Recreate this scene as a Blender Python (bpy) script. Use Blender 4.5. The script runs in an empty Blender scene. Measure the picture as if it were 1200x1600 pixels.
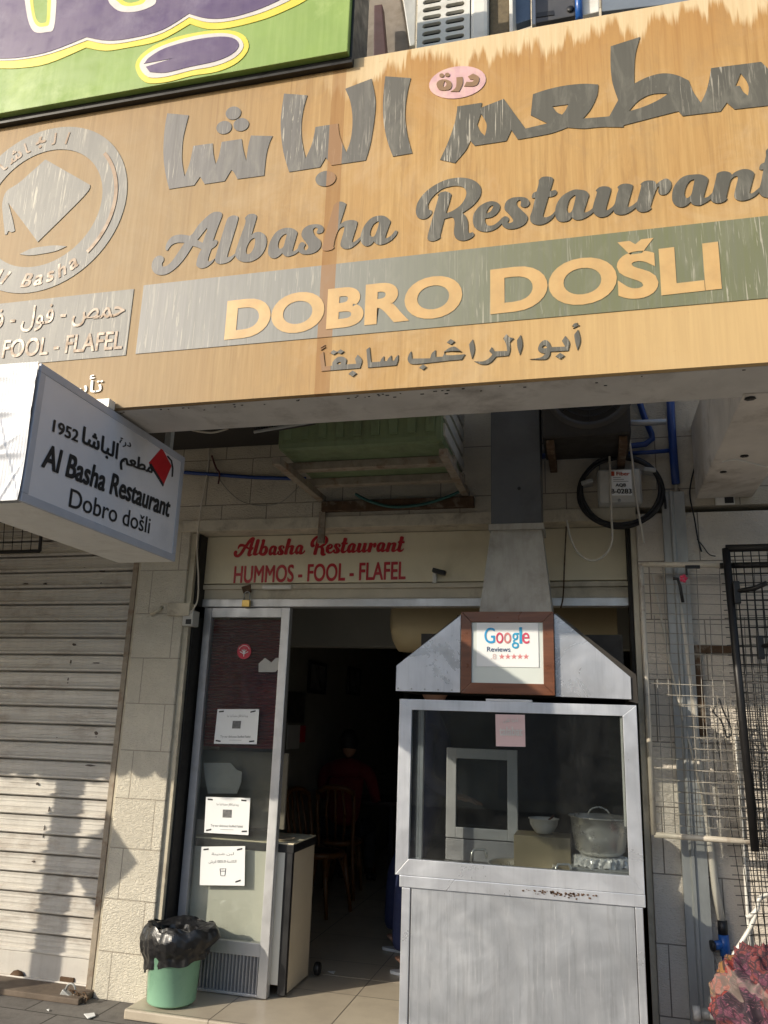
import bpy, bmesh, math, random
from mathutils import Vector, Matrix
import numpy as np
random.seed(7)
S = bpy.context.scene
COL = S.collection
R = math.radians

# ------------------------------------------------------------------ camera, sky, sun, exposure
YAW, PITCH, ROLL, F = R(14.603), R(14.530), R(1.921), 1250.0      # F in pixels of the 1200x1600 photograph
CAM = np.array([0.0, -4.6, 1.495])
def _axes():
    cy, sy, cp, sp, cr, sr = math.cos(YAW), math.sin(YAW), math.cos(PITCH), math.sin(PITCH), math.cos(ROLL), math.sin(ROLL)
    f = np.array([-sy*cp, cy*cp, sp]); rt = np.array([cy, sy, 0.0]); up = np.cross(rt, f)
    return cr*rt+sr*up, -sr*rt+cr*up, f
AX = _axes()
cd = bpy.data.cameras.new('camera'); cam = bpy.data.objects.new('camera', cd); COL.objects.link(cam); S.camera = cam
cd.sensor_fit = 'VERTICAL'; cd.sensor_height = 24; cd.sensor_width = 18; cd.lens = F/1600*24
cd.clip_start = 0.05; cd.clip_end = 500
m = Matrix.Identity(4)
for i, a in enumerate((AX[0], AX[1], -AX[2])):
    for k in range(3): m[k][i] = a[k]
m.translation = Vector(CAM); cam.matrix_world = m

W = bpy.data.worlds.new('World'); S.world = W; W.use_nodes = True
nt = W.node_tree; bg = nt.nodes['Background']; sky = nt.nodes.new('ShaderNodeTexSky'); sky.sky_type = 'NISHITA'
SUN = Vector((-1.0, -1.0, 0.64)).normalized()                      # towards the sun
sky.sun_disc = False; sky.sun_elevation = math.asin(SUN.z); sky.sun_rotation = math.atan2(SUN.x, SUN.y)
sky.air_density = 1.0; sky.dust_density = 1.5
nt.links.new(sky.outputs[0], bg.inputs[0]); bg.inputs[1].default_value = 0.13
ld = bpy.data.lights.new('sun', 'SUN'); ld.energy = 2.8; ld.angle = R(0.5); ld.color = (1.0, 0.905, 0.75)
sun = bpy.data.objects.new('sun', ld); COL.objects.link(sun); sun.rotation_euler = (-SUN).to_track_quat('-Z', 'Y').to_euler()
sun.location = SUN*30
S.view_settings.view_transform = 'Standard'; S.view_settings.look = 'None'; S.view_settings.gamma = 1
S.view_settings.exposure = 0.70
S.render.engine = 'CYCLES'
S.cycles.max_bounces = 8; S.cycles.diffuse_bounces = 4; S.cycles.glossy_bounces = 3; S.cycles.transparent_max_bounces = 12
S.cycles.sample_clamp_indirect = 6

# ------------------------------------------------------------------ from a pixel of the photograph to a point on a plane of the place
def ray(px, py):
    return AX[0]*(px-600)/F - AX[1]*(py-800)/F + AX[2]
def P(px, py, y):
    d = ray(px, py); return Vector(CAM + d*((y-CAM[1])/d[1]))
def PX(px, py, x):
    d = ray(px, py); return Vector(CAM + d*((x-CAM[0])/d[0]))
def PZ(px, py, z):
    d = ray(px, py); return Vector(CAM + d*((z-CAM[2])/d[2]))

# ------------------------------------------------------------------ object helpers
BASE = {}
def thing(name, label, cat, loc=(0, 0, 0), group=None, kind=None):
    o = bpy.data.objects.new(name, None); o.empty_display_size = 0.1; COL.objects.link(o); o.location = loc
    tag(o, label, cat, group, kind); BASE[o.name] = Vector(loc); return o
def tag(o, label=None, cat=None, group=None, kind=None):
    if label: o['label'] = label
    if cat: o['category'] = cat
    if group: o['group'] = group
    if kind: o['kind'] = kind
    return o
class MB:
    def __init__(s): s.v = []; s.f = []; s.sm = []
    def add(s, vs, fs, smooth=False):
        n = len(s.v); s.v += [Vector(v) for v in vs]
        for f in fs: s.f.append([i+n for i in f]); s.sm.append(smooth)
        return s
    def bm(s, b, smooth=False, mtx=None):
        b.verts.index_update()
        return s.add([(mtx @ v.co) if mtx else v.co.copy() for v in b.verts], [[v.index for v in f.verts] for f in b.faces], smooth)
    def box(s, x0, x1, y0, y1, z0, z1, bev=0.0, rot=None, pivot=None):
        b = bmesh.new(); bmesh.ops.create_cube(b, size=1)
        for v in b.verts: v.co = Vector(((x0+x1)/2+v.co.x*(x1-x0), (y0+y1)/2+v.co.y*(y1-y0), (z0+z1)/2+v.co.z*(z1-z0)))
        if bev: bmesh.ops.bevel(b, geom=list(b.edges), offset=bev, segments=2, profile=0.6, affect='EDGES')
        mt = None
        if rot:
            pv = Vector(pivot) if pivot else Vector(((x0+x1)/2, (y0+y1)/2, (z0+z1)/2))
            mt = Matrix.Translation(pv) @ rot @ Matrix.Translation(-pv)
        s.bm(b, False, mt); b.free(); return s
    def prism(s, pts, d, bev=0.0):
        """closed planar polygon (Vectors) swept by vector d"""
        n = len(pts); b = bmesh.new(); vs = [b.verts.new(Vector(p)) for p in pts]
        f = b.faces.new(vs); r = bmesh.ops.extrude_face_region(b, geom=[f])
        for v in [g for g in r['geom'] if isinstance(g, bmesh.types.BMVert)]: v.co += Vector(d)
        bmesh.ops.recalc_face_normals(b, faces=list(b.faces))
        if bev: bmesh.ops.bevel(b, geom=list(b.edges), offset=bev, segments=2, profile=0.6, affect='EDGES')
        s.bm(b); b.free(); return s
    def slab(s, px, y, t, bev=0.0):
        """outline given by pixels, standing on the plane Y=y, thickness t going back"""
        return s.prism([P(a, c, y) for a, c in px], (0, t, 0), bev)
    def tube(s, pts, r, n=8, smooth=True, cap=True, rads=None):
        pts = [Vector(p) for p in pts]; m = len(pts); vs = []; fs = []
        t0 = (pts[1]-pts[0]).normalized(); up = Vector((0, 0, 1)) if abs(t0.z) < .9 else Vector((1, 0, 0))
        a = t0.cross(up).normalized()
        for i, p in enumerate(pts):
            t = ((pts[min(i+1, m-1)]-p).normalized() + (p-pts[max(i-1, 0)]).normalized())
            if t.length < 1e-6: t = t0
            t.normalize(); a = (a - t*a.dot(t)).normalized(); b = t.cross(a)
            rr = rads[i] if rads else r
            for k in range(n):
                q = 2*math.pi*(k+.5)/n; vs.append(p + (a*math.cos(q)+b*math.sin(q))*rr)
        for i in range(m-1):
            for k in range(n): fs.append([i*n+k, i*n+(k+1) % n, (i+1)*n+(k+1) % n, (i+1)*n+k])
        if cap: fs.append(list(range(n))[::-1]); fs.append([(m-1)*n+k for k in range(n)])
        return s.add(vs, fs, smooth)
    def lathe(s, prof, c, n=32, axis='Z', smooth=True, wob=0.0):
        """profile [(r, h)] turned round an axis through c"""
        vs = []; fs = []; c = Vector(c)
        for r, h in prof:
            for k in range(n):
                q = 2*math.pi*k/n; x, y = r*math.cos(q), r*math.sin(q)
                vs.append(c + (Vector((x, y, h)) if axis == 'Z' else Vector((x, -h, y)) if axis == 'Y' else Vector((h, x, y))))
        for i in range(len(prof)-1):
            for k in range(n): fs.append([i*n+k, i*n+(k+1) % n, (i+1)*n+(k+1) % n, (i+1)*n+k])
        return s.add(vs, fs, smooth)
    def sheet(s, fn, nu, nv, smooth=True):
        vs = [fn(i/nu, j/nv) for j in range(nv+1) for i in range(nu+1)]
        return s.add(vs, [[j*(nu+1)+i, j*(nu+1)+i+1, (j+1)*(nu+1)+i+1, (j+1)*(nu+1)+i] for j in range(nv) for i in range(nu)], smooth)
    def build(s, name, mat, parent=None, base=None):
        off = Vector((0, 0, 0)); q = parent
        if parent is not None:
            while q.parent is not None: q = q.parent
            off = BASE[q.name]
        elif base is not None: off = Vector(base)
        me = bpy.data.meshes.new(name); me.from_pydata([tuple(v-off) for v in s.v], [], s.f)
        me.polygons.foreach_set('use_smooth', s.sm); me.materials.append(mat)
        b = bmesh.new(); b.from_mesh(me); bmesh.ops.recalc_face_normals(b, faces=list(b.faces)); b.to_mesh(me); b.free()
        o = bpy.data.objects.new(name, me); COL.objects.link(o)
        if parent is not None: o.parent = parent
        elif base is not None: o.location = off; BASE[o.name] = off
        else: BASE[o.name] = off
        return o
def solo(name, mb, mat, label, cat, group=None, kind=None, base=None):
    """a thing that is one mesh"""
    if base is None:
        lo = [min(v[k] for v in mb.v) for k in range(3)]; hi = [max(v[k] for v in mb.v) for k in range(3)]
        base = ((lo[0]+hi[0])/2, (lo[1]+hi[1])/2, lo[2])
    o = mb.build(name, mat, None, base); tag(o, label, cat, group, kind); return o
def solidify(o, t, off=0):
    md = o.modifiers.new('thickness', 'SOLIDIFY'); md.thickness = t; md.offset = off
def copy_tree(o, loc, label=None, rz=None, parent=None):
    c = o.copy(); COL.objects.link(c)
    if parent is None:
        c.location = loc; BASE[c.name] = Vector(loc)
        if label: c['label'] = label
        if rz is not None: c.rotation_euler.z = rz
    else: c.parent = parent
    for ch in list(o.children): copy_tree(ch, None, None, None, c)
    return c

# ------------------------------------------------------------------ lettering: outlines filled by a 2-D curve, turned into thin solids
def curve_solid(loops, t):
    cu = bpy.data.curves.new('c', 'CURVE'); cu.dimensions = '2D'; cu.fill_mode = 'BOTH'; cu.extrude = t/2
    for lp in loops:
        sp = cu.splines.new('POLY'); sp.points.add(len(lp)-1)
        for p, (a, b) in zip(sp.points, lp): p.co = (a, b, 0, 1)
        sp.use_cyclic_u = True
    return _curve_mesh(cu)
def _curve_mesh(cu):
    ob = bpy.data.objects.new('c', cu); COL.objects.link(ob)
    dg = bpy.context.evaluated_depsgraph_get(); me = bpy.data.meshes.new_from_object(ob.evaluated_get(dg))
    vs = [v.co.copy() for v in me.vertices]; fs = [list(p.vertices) for p in me.polygons]
    bpy.data.objects.remove(ob); bpy.data.curves.remove(cu); bpy.data.meshes.remove(me)
    return vs, fs
def text_solid(body, t=0.002, bold=0.0, shear=0.0, space=1.0):
    cu = bpy.data.curves.new('t', 'FONT'); cu.body = body; cu.extrude = 0.0; cu.offset = bold; cu.shear = shear; cu.space_character = space
    cu.resolution_u = 6
    vs, fs = _curve_mesh(cu)
    return vs, fs
def on_plane(mb, vs, fs, O, U, V, N):
    O, U, V, N = Vector(O), Vector(U), Vector(V), Vector(N)
    mb.add([O+U*v.x+V*v.y+N*v.z for v in vs], fs)
def write(mb, body, O, U, V, width=None, height=None, bold=0.0, shear=0.0, lift=0.0, center=False, off=0.0):
    """text laid on a plane: O its lower left (or centre), U and V unit directions, fitted to width and cap height"""
    vs, fs = text_solid(body, shear=shear, bold=off)
    if not vs: return
    x0 = min(v.x for v in vs); x1 = max(v.x for v in vs); y0 = min(v.y for v in vs); y1 = max(v.y for v in vs)
    sx = width/(x1-x0) if width else height/(y1-y0)
    sy = height/(y1-y0) if height else sx
    U, V = Vector(U), Vector(V); N = U.cross(V).normalized(); O = Vector(O)+N*lift
    cx, cy = ((x0+x1)/2, (y0+y1)/2) if center else (x0, y0)
    k = 0; b = bold
    for i, j in (((0, 0),) if not b else ((0, 0), (1, 0), (-1, 0), (.7, .6), (-.7, .6), (.7, -.6), (-.7, -.6)) + (((.5, 0), (-.5, 0)) if b > .03 else ())):
        mb.add([O+N*(.00025*k)+U*((v.x-cx+i*b)*sx)+V*((v.y-cy+j*b)*sy) for v in vs], fs); k += 1
XU, ZV = Vector((1, 0, 0)), Vector((0, 0, 1))
AF = {'ا': (0xFE8D, 2), 'أ': (0xFE83, 2), 'ب': (0xFE8F, 4), 'ة': (0xFE93, 2), 'ت': (0xFE95, 4), 'ح': (0xFEA1, 4), 'د': (0xFEA9, 2), 'ر': (0xFEAD, 2),
      'س': (0xFEB1, 4), 'ش': (0xFEB5, 4), 'ص': (0xFEB9, 4), 'ط': (0xFEC1, 4), 'ع': (0xFEC9, 4), 'غ': (0xFECD, 4), 'ف': (0xFED1, 4), 'ق': (0xFED5, 4),
      'ك': (0xFED9, 4), 'ل': (0xFEDD, 4), 'م': (0xFEE1, 4), 'ن': (0xFEE5, 4), 'ه': (0xFEE9, 4), 'و': (0xFEED, 2), 'ي': (0xFEF1, 4), 'ج': (0xFE9D, 4), 'ذ': (0xFEAB, 2), 'ى': (0xFEEF, 2)}
def arab(s):
    """joined letter forms, in visual order"""
    out = []
    for i, c in enumerate(s):
        if c not in AF: out.append(c); continue
        b, n = AF[c]; pr = i > 0 and s[i-1] in AF and AF[s[i-1]][1] == 4; nx = n == 4 and i+1 < len(s) and s[i+1] in AF
        out.append(chr(b + (3 if pr and nx else 1 if pr else 2 if nx else 0)))
    return ''.join(out[::-1])

CROP = {'A1': (240, 150, 6), 'A2': (430, 110, 5.4545), 'A3': (660, 90, 4.2857), 'A4': (940, 50, 4.615), 'L5': (230, 310, 6), 'L6': (430, 300, 6),
        'L7': (640, 260, 6), 'L8': (830, 250, 6), 'L9': (1020, 220, 6.6667), 'S1': (490, 500, 5.2174), 'S2': (700, 490, 5.4545), 'E': (0, 180, 5.4545),
        'G': (0, 0, 2), 'I': (0, 0, 1)}
def loop(txt, y, crop='I', dx=0, dy=0):
    """'x,y' tokens, '!' marks a corner, '@' changes the frame of reference; returns smooth points (X, Z) on the plane Y=y"""
    pts = []; c = CROP[crop]
    for tk in txt.split():
        if tk[0] == '@': c = CROP[tk[1:]]; continue
        k = tk.endswith('!'); a, b = tk.rstrip('!').split(',')
        p = P(c[0]+float(a)/c[2]+dx, c[1]+float(b)/c[2]+dy, y); pts.append((p.x, p.z, k))
    return smooth(pts)
def smooth(pts, sub=4):
    n = len(pts); out = []
    for i in range(n):
        p1, p2 = pts[i], pts[(i+1) % n]; p0 = pts[i-1] if not p1[2] else p1; p3 = pts[(i+2) % n] if not p2[2] else p2
        out.append((p1[0], p1[1]))
        if p1[2] and p2[2]: continue
        for k in range(1, sub):
            t = k/sub; q = []
            for a in (0, 1):
                q.append(0.5*(2*p1[a]+(p2[a]-p0[a])*t+(2*p0[a]-5*p1[a]+4*p2[a]-p3[a])*t*t+(3*p1[a]-p0[a]-3*p2[a]+p3[a])*t**3))
            out.append(tuple(q))
    return out
def ell(cx, cy, rx, ry, tilt, y, crop):
    c = CROP[crop]; out = []; t = R(tilt)
    for k in range(28):
        q = 2*math.pi*k/28; a, b = rx*math.cos(q), ry*math.sin(q)
        p = P(c[0]+(cx+a*math.cos(t)-b*math.sin(t))/c[2], c[1]+(cy+a*math.sin(t)+b*math.cos(t))/c[2], y); out.append((p.x, p.z))
    return out
def plate(mb, loops, yface, t):
    """outlines (X, Z) as a solid whose front face stands at Y=yface"""
    vs, fs = curve_solid(loops, t)
    on_plane(mb, vs, fs, (0, yface+t/2, 0), (1, 0, 0), (0, 0, 1), (0, -1, 0))

# ------------------------------------------------------------------ materials
def M(name): return bpy.data.materials.get(name)
def newmat(name):
    m = bpy.data.materials.new(name); m.use_nodes = True; n = m.node_tree.nodes; return m, m.node_tree, n['Principled BSDF']
class NB:
    def __init__(s, t): s.t = t; s.tc = t.nodes.new('ShaderNodeTexCoord')
    def n(s, ty, **k):
        x = s.t.nodes.new(ty)
        for a, b in k.items(): setattr(x, a, b)
        return x
    def l(s, a, b): s.t.links.new(a, b)
    def coord(s, scale=(1, 1, 1), loc=(0, 0, 0)):
        mp = s.n('ShaderNodeMapping'); mp.inputs['Scale'].default_value = scale; mp.inputs['Location'].default_value = loc
        s.l(s.tc.outputs['Object'], mp.inputs[0]); return mp.outputs[0]
    def noise(s, sc=5, det=4, rough=.6, scale=(1, 1, 1), dist=0, loc=(0, 0, 0)):
        x = s.n('ShaderNodeTexNoise'); x.inputs['Scale'].default_value = sc; x.inputs['Detail'].default_value = det; x.inputs['Roughness'].default_value = rough
        x.inputs['Distortion'].default_value = dist; s.l(s.coord(scale, loc), x.inputs['Vector']); return x.outputs['Fac']
    def ramp(s, fac, stops):
        x = s.n('ShaderNodeValToRGB'); e = x.color_ramp.elements
        while len(e) < len(stops): e.new(0.5)
        for q, (p, c) in zip(e, stops): q.position = p; q.color = (c, c, c, 1) if isinstance(c, (int, float)) else tuple(c)+(1,)
        s.l(fac, x.inputs[0]); return x.outputs[0]
    def mix(s, fac, a, b, mode='MIX'):
        x = s.n('ShaderNodeMix', data_type='RGBA', blend_type=mode)
        for v, i in ((fac, 0), (a, 6), (b, 7)):
            if hasattr(v, 'node'): s.l(v, x.inputs[i])
            else: x.inputs[i].default_value = v if i == 0 else tuple(v)+(1,)
        return x.outputs[2]
    def math(s, op, a, b=0.0, clamp=False):
        x = s.n('ShaderNodeMath', operation=op); x.use_clamp = clamp
        for v, i in ((a, 0), (b, 1)):
            if hasattr(v, 'node'): s.l(v, x.inputs[i])
            else: x.inputs[i].default_value = v
        return x.outputs[0]
    def xyz(s):
        x = s.n('ShaderNodeSeparateXYZ'); s.l(s.tc.outputs['Object'], x.inputs[0]); return x.outputs
    def bump(s, h, strength=.3, dist=.01, bs=None):
        x = s.n('ShaderNodeBump'); x.inputs['Strength'].default_value = strength; x.inputs['Distance'].default_value = dist; s.l(h, x.inputs['Height'])
        if bs: s.l(x.outputs[0], bs.inputs['Normal'])
        return x.outputs[0]
def simple(name, c, rough=.5, metal=0.0, var=.25, sc=6, dirt=None, dirt_amt=.5, scale=(1, 1, 1), bump=0.0, bsc=60, streak=0.0, spec=None, rvar=.12):
    """paint, metal or plastic with uneven tone, optional grime patches and vertical streaks"""
    m, t, bs = newmat(name); b = NB(t)
    col = b.mix(b.ramp(b.noise(sc, 5, .62, scale), [(.3, 0), (.72, 1)]), [v*(1-var) for v in c], [min(1, v*(1+var*.5)) for v in c])
    if dirt:
        col = b.mix(b.ramp(b.noise(sc*.8, 7, .7, scale, .4, (3, 1, 7)), [(.52, 0), (.70, dirt_amt)]), col, dirt)
    if streak:
        col = b.mix(b.ramp(b.noise(1, 4, .65, (34, 34, 1.6), 0, (5, 5, 5)), [(.45, 0), (.75, streak)]), col, dirt or [v*.4 for v in c])
    b.l(col, bs.inputs['Base Color']); bs.inputs['Metallic'].default_value = metal
    rr = b.n('ShaderNodeMapRange'); b.l(b.noise(sc*2.3, 4), rr.inputs[0]); rr.inputs[1].default_value = .3; rr.inputs[2].default_value = .7
    rr.inputs[3].default_value = max(.02, rough-rvar); rr.inputs[4].default_value = min(1, rough+rvar); b.l(rr.outputs[0], bs.inputs['Roughness'])
    if spec is not None: bs.inputs['Specular IOR Level'].default_value = spec
    if bump: b.bump(b.noise(bsc, 4), bump, .004, bs)
    return m

# ---- sign materials share the sign's own coordinates (object origin = sign base)
SY = -1.88                                                         # front face of the big sign
SB = P(172, 637, SY).z*.5 + P(1200, 565, SY).z*.5                  # its lower edge
ST = P(0, 192, SY).z*.5 + P(1100, 0, SY).z*.5                      # its upper edge
SEAM0, SEAM1 = P(500, 460, SY).x, P(523, 460, SY).x
def seam_mask(b, sx):
    a = b.math('GREATER_THAN', sx, SEAM0); c = b.math('LESS_THAN', sx, SEAM1); return b.math('MULTIPLY', a, c)
def ramp_x(b, sx, x0, x1, lo=0.0, hi=1.0):
    r = b.n('ShaderNodeMapRange'); r.interpolation_type = 'SMOOTHSTEP'; b.l(sx, r.inputs[0]); r.inputs[1].default_value = x0; r.inputs[2].default_value = x1
    r.inputs[3].default_value = lo; r.inputs[4].default_value = hi; return r.outputs[0]
def sign_face():
    m, t, bs = newmat('weathered_tan_vinyl'); b = NB(t); x = b.xyz(); H = ST-SB
    fine = b.noise(1, 5, .7, (60, 60, 2.2)); broad = b.noise(1, 4, .6, (9, 9, .9), .3)
    c = b.mix(b.ramp(fine, [(.32, 0), (.68, 1)]), (.355, .212, .080), (.50, .325, .135))
    c = b.mix(b.ramp(broad, [(.38, 0), (.66, .5)]), c, (.40, .225, .08))
    c = b.mix(b.ramp(b.noise(1, 5, .7, (26, 26, 1.6), 1.2, (1, 5, 3)), [(.54, 0), (.64, .5)]), c, (.30, .175, .07))
    runs = b.ramp(b.noise(1, 4, .6, (38, 38, .7), .7, (8, 5, 3)), [(.52, 0), (.60, 1)])
    fall = b.ramp(b.math('ADD', b.math('SUBTRACT', H, x[2]), b.math('MULTIPLY', b.noise(1, 2, .5, (7, 7, .3)), .9)), [(.35, .75), (.95, 0)])
    c = b.mix(b.math('MULTIPLY', runs, fall), c, (.25, .13, .045))
    c = b.mix(b.ramp(b.noise(5.5, 8, .75, (1, 1, .8), 1.0, (2, 9, 4)), [(.50, 0), (.68, .42)]), c, (.30, .20, .10))
    c = b.mix(b.ramp(b.noise(2.2, 7, .72, (1, 1, 1), .6, (6, 1, 2)), [(.50, 0), (.70, .35)]), c, (.56, .44, .29))
    c = b.mix(b.math('MULTIPLY', ramp_x(b, x[0], -.55, -1.9), .62), c, b.mix(fine, (.215, .16, .095), (.315, .245, .155)))  # greyer and darker towards the left end
    c = b.mix(b.math('MULTIPLY', b.math('MULTIPLY', ramp_x(b, x[0], -.9, .5), ramp_x(b, x[2], .75, .15)), .8), c, b.mix(fine, (.48, .33, .155), (.60, .425, .21)))   # lighter and yellower towards the lower right
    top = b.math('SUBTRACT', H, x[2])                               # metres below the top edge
    w = b.math('ADD', b.math('MULTIPLY', b.noise(1, 5, .65, (17, 17, .9), .5), .46), b.math('MULTIPLY', b.noise(1, 2, .5, (2.6, 2.6, 0.1), 0, (4, 0, 0)), .40))
    edge = b.math('SUBTRACT', b.math('SUBTRACT', w, .355), top)       # >0 inside the bleached runs
    bl = b.math('MULTIPLY', b.ramp(b.math('ADD', b.math('MULTIPLY', edge, 14), .5), [(.12, 0), (.75, 1)]), ramp_x(b, x[0], -1.15, -.75))
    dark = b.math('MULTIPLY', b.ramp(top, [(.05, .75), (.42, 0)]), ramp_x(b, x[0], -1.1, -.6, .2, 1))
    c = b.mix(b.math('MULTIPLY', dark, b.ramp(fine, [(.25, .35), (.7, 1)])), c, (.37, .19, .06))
    c = b.mix(b.math('MULTIPLY', bl, b.ramp(fine, [(.2, .55), (.75, .95)])), c, b.mix(broad, (.60, .45, .25), (.70, .60, .41)))
    c = b.mix(b.math('MULTIPLY', seam_mask(b, x[0]), b.ramp(broad, [(.3, .35), (.7, .75)])), c, (.26, .125, .04))
    c = b.mix(b.ramp(b.noise(26, 3, .6), [(.66, 0), (.78, .35)]), c, (.33, .21, .11))
    b.l(c, bs.inputs['Base Color']); bs.inputs['Roughness'].default_value = .55; bs.inputs['Specular IOR Level'].default_value = .22
    b.bump(b.noise(1, 3, .5, (5, 5, 2)), .12, .02, bs)
    return m
def sign_grey(name, left, right, x0, x1, drip=.5, seam=True, green=None):
    m, t, bs = newmat(name); b = NB(t); x = b.xyz()
    st = b.noise(1, 5, .7, (55, 55, 2.0))
    c = b.mix(ramp_x(b, x[0], x0, x1), left, right)
    if green: c = b.mix(b.math('MULTIPLY', ramp_x(b, x[0], -1.15, .1), .9), c, green)
    c = b.mix(b.ramp(st, [(.35, 0), (.7, .4)]), c, [v*.66 for v in right])
    dr = b.ramp(b.noise(1, 4, .6, (120, 120, 5.0), .9, (2, 2, 2)), [(.585, 0), (.625, 1)])
    c = b.mix(b.math('MULTIPLY', b.math('MULTIPLY', dr, b.ramp(b.noise(3, 3, .6, (1, 1, .5), 0, (3, 8, 1)), [(.46, 0), (.6, 1)])), drip), c, (.50, .46, .38))
    pat = b.ramp(b.noise(1, 5, .65, (14, 14, 4), .8, (7, 7, 7)), [(.5, 0), (.72, .3)])
    c = b.mix(b.math('MULTIPLY', pat, drip), c, (.40, .38, .31))
    if seam: c = b.mix(b.math('MULTIPLY', seam_mask(b, x[0]), b.ramp(pat, [(0, .8), (1, .35)])), c, (.30, .155, .06))
    b.l(c, bs.inputs['Base Color']); bs.inputs['Roughness'].default_value = .5; bs.inputs['Specular IOR Level'].default_value = .28
    return m
def stone(name, c1, c2, row=.27, width=.46, comb=.8, dirty=.3, off=(0, 0, 0), mortar=(.22, .19, .15)):
    m, t, bs = newmat(name); b = NB(t)
    sw = b.n('ShaderNodeCombineXYZ'); mp = b.coord((1, 1, 1), off); sp = b.n('ShaderNodeSeparateXYZ'); b.l(mp, sp.inputs[0])
    b.l(b.math('ADD', sp.outputs[0], sp.outputs[1]), sw.inputs[0]); b.l(sp.outputs[2], sw.inputs[1])
    br = b.n('ShaderNodeTexBrick'); b.l(sw.outputs[0], br.inputs['Vector']); br.inputs['Scale'].default_value = 1; br.inputs['Brick Width'].default_value = width
    br.inputs['Row Height'].default_value = row; br.inputs['Mortar Size'].default_value = .0035; br.inputs['Mortar Smooth'].default_value = .3; br.offset = .38
    br.inputs['Color1'].default_value = tuple(c1)+(1,); br.inputs['Color2'].default_value = tuple(c2)+(1,); br.inputs['Mortar'].default_value = tuple(mortar)+(1,)
    c = b.mix(b.ramp(b.noise(5, 6, .7), [(.4, 0), (.75, .5)]), br.outputs[0], [v*.72 for v in c2])
    c = b.mix(b.ramp(b.noise(3.3, 8, .75, (1, 1, .6), .5, (9, 3, 1)), [(.54, 0), (.72, dirty)]), c, (.16, .13, .10))
    c = b.mix(b.ramp(b.noise(38, 3, .6), [(.70, 0), (.76, .6)]), c, (.12, .09, .07))
    b.l(c, bs.inputs['Base Color']); bs.inputs['Roughness'].default_value = .85
    pk = b.noise(1, 2.5, .55, (42, 42, 88), 1.6)
    h = b.math('ADD', b.math('MULTIPLY', b.ramp(pk, [(.32, 0), (.62, 1)]), comb*.8), b.math('MULTIPLY', b.noise(34, 4), .4))
    h = b.math('SUBTRACT', h, b.math('MULTIPLY', br.outputs['Fac'], 1.6)); b.bump(h, .6, .008, bs)
    return m
def glass(name, tint=(.86, .90, .90), haze=.03, rough=.02):
    m, t, bs = newmat(name); b = NB(t); t.nodes.remove(bs); out = t.nodes['Material Output']
    tr = b.n('ShaderNodeBsdfTransparent'); tr.inputs[0].default_value = tuple(tint)+(1,)
    gl = b.n('ShaderNodeBsdfGlossy'); gl.inputs['Roughness'].default_value = rough
    df = b.n('ShaderNodeBsdfDiffuse'); df.inputs[0].default_value = (.5, .5, .48, 1)
    fr = b.n('ShaderNodeFresnel'); ge = b.n('ShaderNodeNewGeometry'); io = b.n('ShaderNodeMapRange'); b.l(ge.outputs['Backfacing'], io.inputs[0])
    io.inputs[3].default_value = 1.5; io.inputs[4].default_value = 1/1.5; b.l(io.outputs[0], fr.inputs[0])
    a = b.n('ShaderNodeMixShader'); b.l(fr.outputs[0], a.inputs[0]); b.l(tr.outputs[0], a.inputs[1]); b.l(gl.outputs[0], a.inputs[2])
    c = b.n('ShaderNodeMixShader'); b.l(b.ramp(b.noise(4, 7, .75, (1, 1, .7), .5), [(.42, haze*.3), (.6, haze), (.75, haze*3)]), c.inputs[0]); b.l(a.outputs[0], c.inputs[1]); b.l(df.outputs[0], c.inputs[2])
    b.l(c.outputs[0], out.inputs[0]); return m
def steel(name, c=(.62, .63, .65), rough=.38, streak=.5):
    m, t, bs = newmat(name); b = NB(t)
    c0 = b.mix(b.ramp(b.noise(2.6, 6, .65, (1, 1, 1), 1.2), [(.30, 0), (.70, 1)]), [v*.78 for v in c], c)
    c0 = b.mix(b.ramp(b.noise(1, 5, .7, (46, 46, 2.4)), [(.50, 0), (.66, streak*.6)]), c0, [v*.62 for v in c])
    c0 = b.mix(b.ramp(b.noise(1, 4, .6, (95, 95, 4.0), .8, (4, 4, 4)), [(.60, 0), (.68, streak*.4)]), c0, (.74, .74, .74))
    wv = b.n('ShaderNodeTexWave', wave_type='RINGS', rings_direction='Y'); wv.inputs['Scale'].default_value = 2.2; wv.inputs['Distortion'].default_value = 5; wv.inputs['Detail'].default_value = 4
    b.l(b.coord((1, 1, 1), (.45, 0, -.35)), wv.inputs[0])
    c0 = b.mix(b.ramp(wv.outputs['Fac'], [(.55, 0), (.95, .10*streak)]), c0, (.80, .80, .80))
    c0 = b.mix(b.ramp(b.noise(7, 6, .7, (1, 1, .45), 2.2, (8, 2, 5)), [(.50, 0), (.64, .16*streak)]), c0, (.72, .73, .76))
    b.l(c0, bs.inputs['Base Color']); bs.inputs['Metallic'].default_value = .62
    rr = b.n('ShaderNodeMapRange'); b.l(b.noise(3.5, 6, .7, (1, 1, 1), .8), rr.inputs[0]); rr.inputs[1].default_value = .35; rr.inputs[2].default_value = .65
    rr.inputs[3].default_value = rough-.08; rr.inputs[4].default_value = rough+.16; b.l(rr.outputs[0], bs.inputs['Roughness'])
    b.bump(b.noise(2.6, 3, .5), .16, .04, bs); return m
MT = {}
MT['sign'] = sign_face()
MT['grey'] = sign_grey('faded_sheen_charcoal_vinyl', (.20, .19, .185), (.105, .100, .082), -1.9, -.25, .8)  # lighter left end: partly sheen and haze mixed into the colour
MT['silver'] = sign_grey('scraped_silver_vinyl', (.24, .23, .21), (.225, .22, .205), -2.2, -1.3, .9, False)
MT['band'] = sign_grey('faded_green_vinyl', (.30, .29, .275), (.26, .26, .235), -1.8, -.7, .6, True, (.145, .155, .072))
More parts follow.
